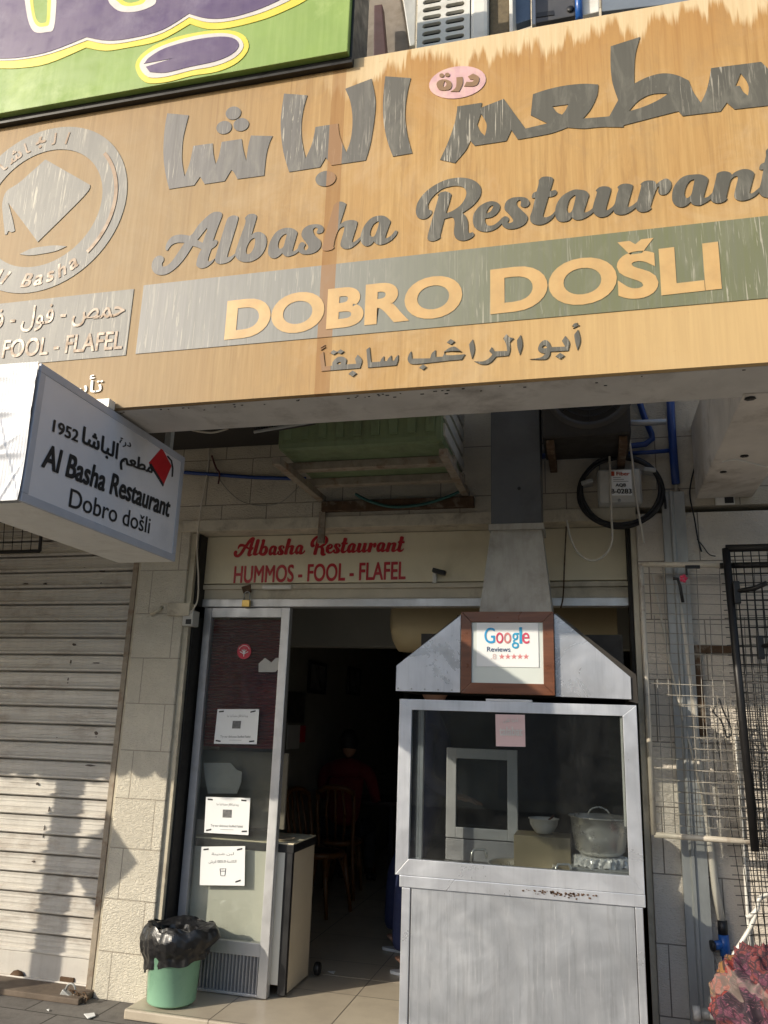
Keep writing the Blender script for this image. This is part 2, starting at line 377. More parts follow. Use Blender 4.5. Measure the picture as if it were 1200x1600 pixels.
MT['gold'] = simple('tan_letter_vinyl', (.54, .35, .145), .45, var=.18, sc=9, streak=.3, dirt=(.5, .28, .1))
MT['brown'] = simple('brown_letter_vinyl', (.25, .15, .075), .45, var=.2, sc=12)
MT['pink'] = simple('faded_pink_vinyl', (.58, .36, .37), .45, var=.2, sc=14, streak=.35, dirt=(.72, .55, .38))
MT['casing'] = simple('sign_casing_paint', (.60, .57, .52), .6, var=.15, sc=4, dirt=(.17, .14, .11), dirt_amt=.55, bump=.08, bsc=20)
MT['stone'] = stone('combed_limestone', (.67, .62, .51), (.62, .57, .465), comb=1.25, dirty=.18, off=(.16, 0, .03), mortar=(.38, .33, .26))
MT['stone_up'] = stone('upper_combed_limestone', (.60, .53, .42), (.53, .47, .36), row=.30, width=.30, dirty=.4, off=(.1, 0, .19))
MT['stone_r'] = stone('stained_limestone', (.74, .67, .57), (.66, .59, .50), row=.31, width=.42, comb=1.0, dirty=.5, off=(.1, 0, .07))
MT['plaster'] = simple('cream_plaster', (.62, .56, .44), .8, var=.18, sc=4, dirt=(.2, .16, .11), dirt_amt=.5, bump=.15, bsc=40)
MT['ledge'] = simple('pale_stone_ledge', (.60, .54, .42), .8, var=.2, sc=8, dirt=(.14, .11, .08), dirt_amt=.6, bump=.2)
MT['lintel'] = simple('cream_sign_board', (.76, .68, .49), .5, var=.08, sc=3, dirt=(.56, .47, .31), dirt_amt=.5)
MT['red'] = simple('red_letter_vinyl', (.48, .012, .02), .4, var=.12)
MT['concrete'] = simple('stained_concrete', (.64, .59, .52), .85, var=.2, sc=3, dirt=(.17, .12, .07), dirt_amt=.7, bump=.25, bsc=30)
MT['alu'] = simple('worn_aluminium', (.60, .60, .60), .42, .55, .12, 5, (.36, .35, .33), .5, (1, 1, .5))
MT['alu_grey'] = simple('dull_grey_aluminium', (.42, .42, .43), .5, .5, .15, 6, (.25, .24, .22), .6)
MT['black'] = simple('black_rubber', (.012, .012, .013), .5, var=.3)
MT['dark'] = simple('dark_gap', (.02, .018, .016), .8)
MT['steel'] = steel('smeared_steel', (.54, .56, .59), .36, 1.0)
MT['steel_hood'] = steel('dented_hood_steel', (.60, .61, .64), .26, .6)
MT['steel_frame'] = steel('scratched_aluminium_frame', (.66, .68, .72), .33, .45)
MT['galv'] = simple('galvanised_metal', (.37, .375, .36), .48, .25, .22, 14, (.32, .32, .30), .5, (1, 1, .3))
MT['duct'] = simple('painted_grey_duct', (.115, .12, .125), .55, .2, .12, 4, (.07, .065, .06), .5)
MT['flare'] = simple('greasy_duct_metal', (.40, .375, .325), .6, .25, .18, 6, (.20, .17, .13), .5, streak=.35)
MT['wood'] = simple('varnished_brown_wood', (.16, .058, .026), .35, 0, .35, 5, (.06, .02, .01), .5, (1, 1, 9))
MT['paper'] = simple('white_paper', (.80, .81, .80), .5, var=.03, sc=3)
MT['paper_grey'] = simple('old_grey_paper', (.46, .45, .42), .6, var=.12)
MT['ink'] = simple('black_ink', (.02, .02, .022), .5)
MT['ink_grey'] = simple('grey_print', (.16, .16, .16), .5, var=.6, sc=60)
MT['glass'] = glass('shop_glass', (.84, .86, .85), .035)
MT['soot_glass'] = glass('sooty_glass', (.74, .76, .76), .016)
MT['red_sheet'] = simple('dark_red_ribbed_sheet', (.20, .028, .030), .45, 0, .15, 4, (.07, .02, .02), .4)
MT['shutter'] = simple('dirty_white_shutter_paint', (.60, .57, .515), .45, .1, .10, 3, (.20, .13, .08), .45, (1.5, 1, 3.5), streak=.12)
MT['rail'] = simple('cream_guide_rail', (.52, .47, .36), .5, .1, .15, 6, (.18, .13, .09), .6)
MT['rust'] = simple('rusty_painted_steel', (.32, .27, .205), .7, .1, .3, 14, (.16, .07, .03), .9, bump=.2)
MT['rust_brown'] = simple('brown_rusty_angle_iron', (.10, .055, .026), .75, .2, .35, 16, (.30, .26, .2), .7, bump=.3)
MT['green'] = simple('dull_green_enamel', (.17, .225, .115), .45, 0, .15, 5, (.06, .055, .035), .6, streak=.3)
MT['cream_metal'] = simple('cream_painted_steel', (.58, .52, .42), .5, .1, .15, 9, (.19, .10, .05), .8)
MT['wire'] = simple('grey_wire', (.30, .28, .24), .5, .4, .2, 10)
MT['black_metal'] = simple('black_painted_steel', (.014, .013, .013), .45, .2, .3, 8)
MT['white_pl'] = simple('white_plastic', (.70, .68, .62), .4, 0, .10, 7, (.33, .28, .2), .4)
MT['grey_pl'] = simple('pale_grey_plastic', (.50, .49, .45), .45, 0, .10, 7, (.27, .24, .2), .4)
MT['pvc'] = simple('cream_pvc', (.60, .55, .46), .45, 0, .12, 9, (.3, .26, .2), .4)
MT['blue'] = simple('blue_pvc', (.012, .045, .20), .4, 0, .2, 8)
MT['blue2'] = simple('bright_blue_plastic', (.015, .10, .38), .35, 0, .2, 8)
MT['brass'] = simple('brass', (.55, .38, .12), .35, .8, .2)
MT['purple'] = simple('purple_vinyl', (.085, .052, .125), .4, 0, .12, 5, streak=.12, dirt=(.2, .17, .24))
MT['lime'] = simple('lime_green_vinyl', (.205, .315, .065), .55, 0, .10, 4, streak=.2, dirt=(.42, .52, .2))
MT['yellow'] = simple('yellow_vinyl', (.66, .55, .06), .4, 0, .08)
MT['offwhite'] = simple('off_white_vinyl', (.58, .55, .52), .4, 0, .10, streak=.25, dirt=(.45, .4, .36))
MT['bin'] = simple('mint_green_plastic', (.26, .49, .34), .38, 0, .10, 6, (.09, .26, .15), .4)
MT['bag'] = simple('black_plastic_film', (.010, .010, .011), .36, 0, .3, 9, spec=.6)
MT['tile'] = None; MT['pave'] = None

# ------------------------------------------------------------------ ground
def tile_mat():
    m, t, bs = newmat('beige_floor_tile'); b = NB(t)
    br = b.n('ShaderNodeTexBrick'); b.l(b.coord((1, 1, 1), (.12, .38, 0)), br.inputs['Vector']); br.offset = 0; br.inputs['Scale'].default_value = 1
    br.inputs['Brick Width'].default_value = .6; br.inputs['Row Height'].default_value = .6; br.inputs['Mortar Size'].default_value = .003
    br.inputs['Color1'].default_value = (.50, .44, .34, 1); br.inputs['Color2'].default_value = (.46, .40, .31, 1); br.inputs['Mortar'].default_value = (.07, .06, .05, 1)
    c = b.mix(b.ramp(b.noise(2.5, 7, .7), [(.45, 0), (.72, .5)]), br.outputs[0], (.27, .22, .17))
    b.l(c, bs.inputs['Base Color']); bs.inputs['Roughness'].default_value = .32; return m
def pave_mat():
    m, t, bs = newmat('grey_pavement'); b = NB(t)
    br = b.n('ShaderNodeTexBrick'); b.l(b.coord((1, 1, 1), (.15, .05, 0)), br.inputs['Vector']); br.offset = .5; br.inputs['Scale'].default_value = 1
    br.inputs['Brick Width'].default_value = .4; br.inputs['Row Height'].default_value = .4; br.inputs['Mortar Size'].default_value = .005
    br.inputs['Color1'].default_value = (.19, .178, .16, 1); br.inputs['Color2'].default_value = (.165, .152, .138, 1); br.inputs['Mortar'].default_value = (.04, .035, .03, 1)
    c = b.mix(b.ramp(b.noise(9, 7, .75), [(.4, 0), (.7, .6)]), br.outputs[0], (.075, .068, .06))
    b.l(c, bs.inputs['Base Color']); bs.inputs['Roughness'].default_value = .85; b.bump(b.noise(50, 5), .4, .006, bs); return m
MT['tile'] = tile_mat(); MT['pave'] = pave_mat()
MT['road'] = simple('asphalt', (.055, .054, .052), .9, 0, .2, 3, bump=.3, bsc=90)
ZP = -.05
g = MB().box(-60, 60, -90, 8.0, -1.2, -.225); solo('road', g, MT['road'], 'dark asphalt street running in front of the shops', 'road', kind='structure', base=(0, 0, 0))
g = MB().box(-40, 40, -9.0, 7.9, -.222, ZP, .012); solo('pavement', g, MT['pave'], 'grey worn pavement in front of the shops', 'pavement', kind='structure', base=(0, 0, 0))
g = MB().box(-2.395, .262, -.40, .52, ZP+.003, 0, .008).box(-2.61, .62, .521, 6.95, ZP+.003, 0); solo('tiled_floor', g, MT['tile'], 'beige tiled threshold and floor of the restaurant', 'floor', kind='structure', base=(0, 0, 0))

# ------------------------------------------------------------------ the building
WY = -.17                                                          # face of the stone wall
bld = thing('stone_building', 'cream limestone shop building with combed blocks behind the big tan sign', 'building', (0, WY, ZP))
PL0, PL1, PR0 = -2.725, -2.40, .265                                  # pillar left edge, pillar right edge, right pillar's left edge
LZ0, LZ1 = P(500, 912, 0).z, P(500, 822, WY).z                      # lintel board bottom and top
mb = MB().box(PL0, PL1, WY, .5, ZP, LZ1+.02, .006)
mb.build('pillar', MT['stone'], bld)
mb = MB().box(PR0, 4.5, WY, .6, ZP, LZ1+.02, .006); mb.build('wall', MT['stone_r'], bld)
mb = MB().box(-7, 4.5, WY+.002, .6, LZ1+.02+.035, 9.0); mb.build('upper_wall', MT['stone_up'], bld)
mb = MB().box(PL1-.13, PR0, WY-.012, .3, LZ1-.015, LZ1+.055, .004); mb.build('ledge', MT['ledge'], bld)
mb = MB().box(-7, PL0-.27, -.02, .5, 2.62, LZ1+.06); mb.build('shutter_housing', MT['plaster'], bld)
mb = MB().box(-2.40, PL1+.045, WY+.01, 0, P(280, 950, WY).z-.045, P(280, 950, WY).z, .004).box(PL1-.10, PL1+.05, WY-.02, 0, P(280, 950, WY).z-.05, P(280, 950, WY).z+.03, .006)
mb.build('stone_corbel', MT['ledge'], bld)
mb = MB().box(PL1, PR0, -.010, .05, P(500, 945, 0).z+.035, LZ0-.002, .004).box(PL1, PR0, -.035, .03, LZ0-.035, LZ0-.006, .004); mb.build('lintel_beam', MT['plaster'], bld)
for a, c in ((PL1, PL1+.035), (PR0-.03, PR0-.002)): MB().box(a, c, WY+.02, .1, 0, LZ1-.02).build('door_jamb', MT['rail'], bld)
for a, c in ((PL1+.036, PL1+.05), (PR0-.05, PR0-.031)): MB().box(a, c, WY+.05, .1, 0, LZ1-.02).build('joint', MT['dark'], bld)
# concrete beams carrying the sign
bz = P(1087, 780, WY).z
for i, (a, c) in enumerate(((P(1087, 780, WY).x, P(1175, 772, WY).x), (-4.9, -4.6))):
    MB().box(a, c, -1.62, WY, bz, bz+.42, .008).build('concrete_beam', MT['concrete'], bld)
q = P(1170, 628, -1.5); mb = MB()
for a, c, s in ((1172, 622, .022), (1163, 712, .02), (1130, 737, .017)):
    p = PZ(a, c, bz); mb = MB(); mb.lathe([(0.001, -.004), (s, -.003), (s*.6, .01), (0.001, .012)], p, 7); mb.build('broken_hole', MT['dark'], bld)
# the room inside
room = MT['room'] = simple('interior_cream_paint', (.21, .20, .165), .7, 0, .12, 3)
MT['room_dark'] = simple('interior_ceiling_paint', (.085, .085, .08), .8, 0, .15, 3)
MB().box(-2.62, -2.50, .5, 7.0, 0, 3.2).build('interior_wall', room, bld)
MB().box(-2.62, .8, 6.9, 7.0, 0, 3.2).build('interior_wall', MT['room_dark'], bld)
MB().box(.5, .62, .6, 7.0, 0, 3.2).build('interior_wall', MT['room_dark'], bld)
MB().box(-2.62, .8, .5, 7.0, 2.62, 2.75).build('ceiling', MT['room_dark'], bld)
MB().box(-2.5, .5, 1.25, 1.40, P(530, 1010, 1.25).z, 2.62, .006).build('bulkhead', simple('grey_bulkhead_paint', (.40, .40, .36), .7, 0, .1, 3), bld)
mb = MB(); c0 = P(618, 975, .55); mb.lathe([(.02, 0), (.15, .0), (.20, .03), (.205, .10), (.205, 1.4)], (c0.x, .55, P(690, 985, .55).z+.06), 28, 'X'); mb.build('shutter_drum', simple('yellow_cream_paint', (.52, .42, .24), .5, 0, .08), bld)
mb = MB().box(-2.5, -2.46, 1.4, 6.9, .82, .86); mb.build('dado_rail', MT['room'], bld)

# ------------------------------------------------------------------ big tan sign
sg = thing('shop_sign', 'huge weathered tan shop sign with dark grey Arabic and English lettering', 'sign', (0, SY, SB))
X0, X1 = -7.5, 2.2
MB().box(X0, X1, SY, SY+.028, SB-.003, ST+.010).build('face_panel', MT['sign'], sg)
mb = MB().box(X0-.02, X1+.02, SY+.030, SY+.30, SB-.004, SB+.020, .003)
mb.build('bottom_casing', MT['casing'], sg)
mb = MB().box(X0-.02, X1+.02, SY+.030, SY+.30, ST-.012, ST+.012, .003).box(X0-.02, X0, SY+.03, SY+.30, SB+.02, ST-.012); mb.build('top_casing', MT['casing'], sg)
mb = MB()
for k in range(48):                                                # weep holes and chips in the soffit
    x = random.uniform(-2.4, 1.2); yy = SY+.04+random.choice((0, .005, .012))+random.uniform(0, .05)*(k % 3 == 0); s = random.uniform(.003, .008)
    mb.box(x-s, x+s*random.uniform(.3, 1), yy, yy+s*.5, SB-.0065, SB-.0035)
o = mb.build('soffit_chips', MT['dark'], sg); o['kind'] = 'stuff'
MB().box(X0, X1, SY+.20, SY+.29, SB+.02, ST-.012).build('back_panel', MT['casing'], sg)
def word(name, mat, yface, t, groups, parent):
    mb = MB()
    for k, lp in enumerate(groups): plate(mb, lp, yface-.00008*k, t+.00008*k)
    return mb.build(name, mat, parent)
YL = SY-.003
A = lambda s, c, **k: loop(s, YL, c, **k)
sha = A('128,162! 328,180! 300,290 275,400 265,530 268,630 290,755! 320,680 345,600 372,468! 553,443! 560,540 580,640! 610,570 638,430! 825,402! 840,500 868,610! 885,480 912,370! 1115,375! 1085,440 1055,560 1035,745! 785,778! 755,720 728,692! 665,797! 478,825! 435,755! 380,836! 145,872! 110,720 92,560 95,400 110,260', 'A1')
lba = A('75,197! 273,212! 240,330 222,460 228,600 258,750! 300,660 325,580 343,482! 537,452! 550,560 605,698! 640,600 657,480 655,360 635,250 596,156! 820,70! 848,200 855,300 840,450 810,630 770,766! 480,808! 430,742! 382,824! 118,865! 70,700 48,520 50,380', 'A2')
alf = A('938,50! 1155,65! 1130,170 1110,300 1108,420 1130,570 1168,705! 1003,733! 955,600 925,450 918,300 925,170', 'A2')
mat_ = A('232,327! 398,302! 392,335! 545,276! 620,380 690,475! 838,440! 725,385! 740,245! 830,215 950,188 1080,175 1177,180! 1170,250 1130,340 1075,408! @A4 55,608! 120,490! 80,370 65,250 65,103! 277,35! 245,150 235,270 235,372! 330,325 440,298 540,310 628,350! 660,430 715,510! 745,450 770,370 790,260! 1150,215! 1200,265! 1290,370! 1300,515! 1200,530! 960,557! 903,508! 857,572! 585,605! 555,570! 160,672! 155,686! 0,685 @A3 1080,475 970,468! 850,510 640,548! 596,484! 562,558! 350,590! 320,556! 290,620 217,706! 118,683! 170,570 215,440 232,350', 'A3')
holes = [A('392,375! 425,430 430,470 418,523! 385,490 366,450!', 'A3'), A('870,327! 978,312! 960,350 935,382! 900,365', 'A3'),
         A('195,572! 260,500 340,455 420,442 480,445! 400,495 300,540', 'A4'), A('1003,297! 1045,350 1062,400 1055,458! 1020,430 997,388! 963,390!', 'A4')]
word('arabic_name', MT['grey'], YL, .004, [[sha], [lba], [alf], [mat_]+holes, [ell(747, 160, 73, 60, -18, YL, 'A1')], [ell(660, 295, 73, 60, -18, YL, 'A1')], [ell(820, 268, 73, 60, -18, YL, 'A1')], [ell(430, 922, 88, 65, -12, YL, 'A2')]], sg)
# English script name, letter by letter (outer outline, holes)
GL = [
 ('640,125 690,130 700,165 660,270 615,400! 640,385 660,405 640,445 600,475! 568,575 590,590 635,560! 610,600 560,640 510,655 470,640 460,610 480,530 510,475! 470,458 425,445! 350,560 280,640 200,700 130,718 70,700 42,650 50,590 80,550 120,535 150,550 155,580 138,610 145,637 180,632 230,590 300,490 350,415! 280,415 225,440 188,490! 172,480 175,440 200,390 250,350 320,338 400,350! 430,325 480,250 560,170 600,140', ['560,275! 562,300 545,340 520,415! 495,405 470,388!'], 'L5'),
 ('745,205! 760,180 800,160 840,165 852,195 800,370 752,530 757,550 790,540 832,510! 815,545 770,590 710,612 660,610 635,580 650,510 690,380 730,250', [], 'L5'),
 ('915,185! 950,150 1000,145 1025,165 1015,215 975,345! 1010,320 1060,315 1105,345 1120,400 1105,470 1060,540 990,585 920,597 860,580 825,540 830,490 870,370 920,230', ['1003,370 1012,400 1000,460 970,510 940,522 925,500 935,450 965,395'], 'L5'),
 ('0,385 50,350 110,335 170,345 205,375 200,410 163,540 172,555 200,540 225,512! 222,550 180,585 120,605 85,595 65,572! 30,605 -10,622 -50,608 -68,560 -50,470', ['92,393 107,400 95,450 75,515 45,532 27,515 30,470 55,420'], 'L6'),
 ('430,310 455,345 440,380 400,390 388,375 400,345 375,332 352,360 375,410 420,450 430,490 415,530 365,570 290,585 240,575 213,545 220,500 245,470 270,475 282,495 268,520 275,545 300,540 310,510 285,470 250,420 248,380 270,340 320,310 380,302', [], 'L6'),
 ('550,125! 580,95 620,90 655,105 660,130 605,305! 650,275 710,262 755,270 768,300 722,455 730,470 760,455 798,420! 800,445 770,480 710,525 655,533 620,515 612,480 640,380 648,330 625,328 590,360 560,440 545,515! 555,517 530,540 480,552 445,540 445,500 490,330', [], 'L6'),
 ('970,222 1030,228 1078,270 1070,310 1033,415 1045,432 1090,405 1122,362! 1145,366 1135,400 1090,450 1030,485 980,495 945,485 925,462! 895,495 855,508 820,490 800,450 805,390 840,310 900,245', ['963,275 972,290 960,340 935,405 910,420 890,405 893,360 920,305'], 'L6'),
 ('205,410! 205,440 170,480 120,495 75,475 58,420 75,340 130,260 220,185 330,130 430,108 520,108 600,130 655,175 670,230 655,290 600,360 535,410 492,438! 520,460 545,520 548,605 562,625 590,618 605,640 580,670 520,695 460,690 425,660 415,610 422,530 410,485 388,475! 325,492! 287,640 292,665! 260,688 210,702 175,690 168,660 190,570 272,280 262,270! 290,245 340,235 385,255 385,290 340,440! 400,418 470,370 515,310 532,250 515,205 465,185 400,185 305,212 220,280 175,350 172,395! 188,410', [], 'L7'),
 ('740,330 800,330 840,355 845,395 820,440 770,475 705,488! 708,520 730,552 780,552 830,520 868,478! 880,500 855,545 800,590 730,612 660,605 610,570 592,510 605,440 660,370', ['778,365 782,380 760,420 718,445! 725,415 750,378'], 'L7'),
 ('1110,310 1125,345 1105,375 1070,385 1040,368 1045,335 1035,315 1007,330 1005,365 1050,410 1095,455 1105,490 1080,540 1010,578 930,588 880,565 862,530 865,490 890,468 920,475 930,500 918,525 935,533 965,520 970,500 935,450 895,410 890,370 910,325 960,295 1030,287 1080,292', [], 'L7'),
 ('70,190! 100,162 150,155 195,165 205,190 175,295! 215,283 238,290 235,320 200,342 160,347! 112,510 117,535 150,535 190,515 225,478! 215,525 160,580 90,608 30,602 -5,575 -10,530 10,470 38,355! 12,358 5,340 20,310 50,295! 68,230', [], 'L8'),
 ('390,282 450,278 510,290 540,325 530,365 495,480 505,492 540,480 585,445! 580,490 530,530 470,558 420,562 390,545 382,535! 350,568 300,580 255,570 228,530 225,470 245,400 300,330', ['400,333 415,335 410,380 385,470 360,495 338,480 337,440 360,370'], 'L8'),
 ('605,285! 640,255 690,247 735,258 745,290 700,455 708,472 740,455 780,415 800,330 818,275 808,255! 840,230 890,222 935,230 950,255 905,420 912,442 950,425 995,388! 992,430 950,470 890,505 830,515 785,500 772,470! 720,520 660,538 615,525 580,485 580,430 615,310', [], 'L8'),
 ('1025,225! 1060,200 1110,192 1155,200 1172,232! 1200,205 1257,175 1297,189 1314,229 1302,279 1266,319 1225,328 1198,313 1190,279 1203,252 1180,261 1149,333 1115,440! 1128,452! 1090,480 1040,490 1000,475 980,440 990,400 1030,250', [], 'L8'),
 ('430,352 500,352 555,375 575,405 560,470 530,575 540,595 580,580 620,540! 610,600 550,645 480,675 420,665 395,635! 350,675 300,692 250,680 212,640 200,580 215,490 270,410 340,365', ['415,405 432,410 420,480 400,560 365,595 340,590 328,550 345,480 380,425'], 'L9'),
 ('665,345! 700,325 750,318 800,330 825,355! 860,325 930,298 1000,300 1050,330 1050,370 1008,528 1018,550 1055,535 1125,475! 1110,530 1050,585 970,620 910,625 870,610 848,570 860,500 885,400 880,370 850,375 810,410 790,480 763,590! 775,605! 740,635 680,652 630,640 600,600 620,540 655,400', [], 'L9'),
]
script_loops = [[A(o, c)]+[A(h, c) for h in hs] for o, hs, c in GL]
tl = script_loops[10][0]; tz0 = min(z for x, z in tl); tx0 = min(x for x, z in tl); pt = P(1020+1115/6.6667, 220+600/6.6667, YL)
script_loops.append([[(x-tx0+pt.x, (z-tz0)+pt.z-.004) for x, z in tl]])
word('english_name', MT['grey'], YL, .004, script_loops, sg)
# pink oval
OV = [ell(235, 165, 192, 106, -9, YL, 'A3')]
o = word('pink_oval', MT['pink'], SY-.003, .004, [OV], sg)
word('oval_lettering', MT['brown'], SY-.006, .004, [[A('305,130! 340,110! 380,135 370,180 340,195! 280,195! 295,165! 335,165 345,150! 320,148!', 'A3')], [A('228,135! 270,132! 270,180 245,230! 190,230! 225,200', 'A3')], [A('95,180 115,155 160,150 195,170 190,210 150,222 110,215', 'A3'), A('140,190 150,160 162,180 150,200', 'A3')], [ell(130, 122, 16, 13, 0, YL, 'A3')], [ell(168, 118, 16, 13, 0, YL, 'A3')]], sg)
# green band with DOBRO DOSLI
YB = SY-.003
bz0 = P(215, 553, YB).z*.5+P(1200, 465, YB).z*.5; bz1 = P(222, 446, YB).z*.5+P(1200, 337, YB).z*.5; bx0 = P(218, 500, YB).x
MB().box(bx0, X1, YB, YB+.004, bz0, bz1).build('green_band', MT['band'], sg)
mb = MB(); yt = YB-.002
def span_text(mb, body, pa, pb, pc, y, bold=0, shear=0, off=0):
    """text between two base-line pixels, with the pixel pc giving the top of the first letter"""
    a, c, d = P(*pa, y), P(*pb, y), P(*pc, y); U = (c-a).normalized()
    write(mb, body, a, U, ZV, (c-a).length, d.z-a.z, bold, shear, off=off)
span_text(mb, 'DOBRO', (350, 532), (722, 493), (352, 470), yt, off=.040); span_text(mb, 'DOŠLI', (766, 492), (1128, 452), (766, 404), yt, off=.040)
bpy.context.view_layer.update()
mb.build('welcome_lettering', MT['gold'], sg)
# lower Arabic line
SUB = [(['52,292! 82,262! 95,382! 155,375! 158,345 195,308 240,302 270,325 262,366! 350,360! 340,320! 362,285! 395,330 380,395! 65,420!', '192,362 205,346 225,348 218,364'], 'S1'),
       (['432,245! 458,225! 470,348! 545,343! 555,320 575,298! 575,340! 600,338! 610,318 635,292! 638,335! 660,332! 670,310 692,288! 690,330 675,372! 445,392!'], 'S1'),
       (['768,325 778,285 797,258! 803,318! 952,316! 965,275 995,248! 995,305! 1055,302! 1080,250 1130,222 @S2 70,290 120,330! 30,325 -30,322! -10,358 147,350! 118,395! 0,405! @S1 950,352! 850,362 790,358'], 'S1'),
       (['180,265! 212,222! 228,310 205,388! 188,320'], 'S2'),
       (['470,215! 500,178! 520,205! 560,213! 525,250! 530,310 515,362! 410,370! 370,415 320,438 265,430 225,410! 300,410 350,385 380,350! 352,322! 375,288! 395,325! 505,322! 495,260'], 'S2'),
       (['588,232! 620,185! 635,270 612,353! 592,290'], 'S2'),
       (['768,310 780,265 815,232 850,235 868,262 878,290! 1000,285! 972,235! 1000,193! 1035,250 1022,320! 872,328! 860,370 820,395 700,392! 790,378 830,345! 790,335', '800,292 815,275 838,280 842,297 815,300'], 'S2'),
       (['1075,185! 1108,140! 1128,230 1103,313! 1085,250'], 'S2'), (['1058,110! 1075,90 1105,82! 1095,100! 1122,102! 1090,118 1065,130! 1075,115'], 'S2'),
       (['58,225! 95,203! 96,209! 60,231!'], 'S1'), (['60,243! 98,219! 99,225! 62,249!'], 'S1')]
for cx, cy, rx, ry, c in ((165, 268, 32, 19, 'S1'), (222, 262, 30, 19, 'S1'), (320, 440, 33, 25, 'S1'), (1120, 182, 33, 22, 'S1'), (893, 388, 30, 22, 'S1'), (955, 365, 38, 26, 'S2')):
    SUB.append((['%f,%f! %f,%f! %f,%f! %f,%f!' % (cx-rx, cy+3, cx, cy-ry, cx+rx, cy-3, cx, cy+ry)], c))
word('former_name_lettering', MT['grey'], SY-.004, .005, [[loop(l, SY, c) for l in ls] for ls, c in SUB], sg)
# round emblem
def fit(pts):
    p = np.array([(P(a/5.4545, 180+c/5.4545, SY).x, P(a/5.4545, 180+c/5.4545, SY).z) for a, c in pts])
    s = np.linalg.lstsq(np.c_[2*p, np.ones(len(p))], (p**2).sum(1), rcond=None)[0]
    return s[0], s[1], math.sqrt(s[2]+s[0]**2+s[1]**2)
ex, ez, er = fit([(600, 95), (900, 200), (1072, 600), (1000, 950), (830, 1220), (560, 1420), (230, 1505)])
ix, iz, ir = fit([(500, 295), (760, 370), (870, 640), (830, 870), (660, 1110), (310, 1290)])
circ = lambda x, z, r, n=72: [(x+r*math.cos(2*math.pi*k/n), z+r*math.sin(2*math.pi*k/n)) for k in range(n)]
word('emblem_ring', MT['silver'], SY-.003, .004, [[circ(ex, ez, er), circ(ix, iz, ir)]], sg)
cap = loop('390,380! 770,597! 720,690 325,1083! 200,915 72,748! 110,890 130,990! 100,1000 75,990 60,1020! 45,1020! 25,830 25,740 60,650 150,590 200,550!', SY, 'E')
lens = loop('170,1187! 270,1140 370,1122 470,1112 570,1120! 480,1160 370,1183 260,1197', SY, 'E')
word('graduation_cap', MT['silver'], SY-.003, .004, [[cap], [lens]], sg)
mr = (er+ir)/2
arc = [(ex+(mr+.018)*math.cos(R(a)), ez+(mr+.018)*math.sin(R(a))) for a in range(-44, 42, 2)]
mbs = MB(); plate(mbs, [arc+[(x+(ex-x)*.045, z+(ez-z)*.045) for x, z in arc[::-1]]], SY-.006, .004)
def on_arc(mb, body, a0, a1, h, y, top=True, bold=.02, shear=0):
    """letters set round the ring, one by one"""
    n = len(body)
    for k, ch in enumerate(body):
        if ch == ' ': continue
        a = R(a0+(a1-a0)*(k+.5)/n); rr = mr
        c = Vector((ex+rr*math.cos(a), y, ez+rr*math.sin(a))); rad = Vector((math.cos(a), 0, math.sin(a))); V = rad if top else -rad
        U = Vector((V.z, 0, -V.x)); hh = h*(.75 if ch.islower() and ch not in 'lh' else 1.0)
        write(mb, ch, c+V*(hh-h)*.5, U, V, None, hh, bold, shear, center=True)
mbs.build('emblem_line', MT['brown'], sg)
mbs = MB(); on_arc(mbs, 'Al Basha', -125, -52, (er-ir)*.52, SY-.004, False, .03, .25); mbs.build('emblem_name', MT['brown'], sg)
mbs = MB(); on_arc(mbs, arab('الباشا'), 140, 72, (er-ir)*.50, SY-.004, True, .02)
mbs.build('emblem_lettering', MT['brown'], sg)
# silver board with the dishes
q = [P(0, 475, SY), P(208, 449, SY), P(199, 555, SY), P(0, 573, SY)]
hz1, hz0, hx = (q[0].z+q[1].z)/2-.005, (q[2].z+q[3].z)/2, (q[1].x+q[2].x)/2
MB().box(X0, hx, SY-.003, SY+.002, hz0, hz1).build('silver_board', MT['silver'], sg)
mb = MB()
span_text(mb, 'HUMMOS - FOOL - FLAFEL', (-135, 570), (190, 545), (-135, 544), SY-.005, .022)
mb2 = MB(); a = P(194, 492, SY-.005); c = P(-62, 520, SY-.005)
write(mb, arab('حمص - فول - فلافل'), (c.x, SY-.005, hz0+.155), XU, ZV, a.x-c.x, .125, .012)
mb.build('dish_lettering', MT['brown'], sg)
mb = MB(); a = P(159, 612, SY-.004); write(mb, arab('تأسس ٢٥٩١'), (a.x-.55, SY-.004, a.z-.02), XU, ZV, .55, .10, .01)
mb.build('founding_lettering', MT['offwhite'], sg)

# ------------------------------------------------------------------ lime green sign above, on the left
GY = SY-.06
gs = thing('green_shop_sign', 'lime green sign with purple Arabic lettering cut off at the top of the photo', 'sign', (-2.5, GY, P(300, 130, GY).z))
ga, gb, gc = P(0, 178, GY), P(545, 78, GY), P(545, 0, GY)
gz0 = (ga.z+gb.z)/2; gx1 = (gb.x+gc.x)/2
MB().box(-4.4, gx1, GY, GY+.20, gz0, gz0+1.3, .004).build('face_panel', MT['lime'], gs)
MB().box(-4.4, gx1+.012, GY+.03, GY+.24, gz0-.03, gz0-.001).box(gx1+.001, gx1+.012, GY+.03, GY+.24, gz0, gz0+1.3).build('frame', MT['black_metal'], gs)
gl = lambda s: loop(s, GY, 'G')
low = '-120,215 0,215 60,214 150,200 270,150! 330,160 400,150 500,128 595,76! 650,92 720,88 830,60 920,22 960,0! 990,-90! -120,-90!'
mid = '-120,192 0,192 70,188 160,170 275,128! 340,140 420,130 510,105 593,56! 650,72 720,68 810,45 890,12 925,-8! 950,-90! -120,-90!'
inn = '-120,186 0,186 70,182 160,163 272,119! 340,130 420,121 510,96 592,46! 650,61 720,58 800,36 870,6 900,-14! 920,-90! -120,-90!'
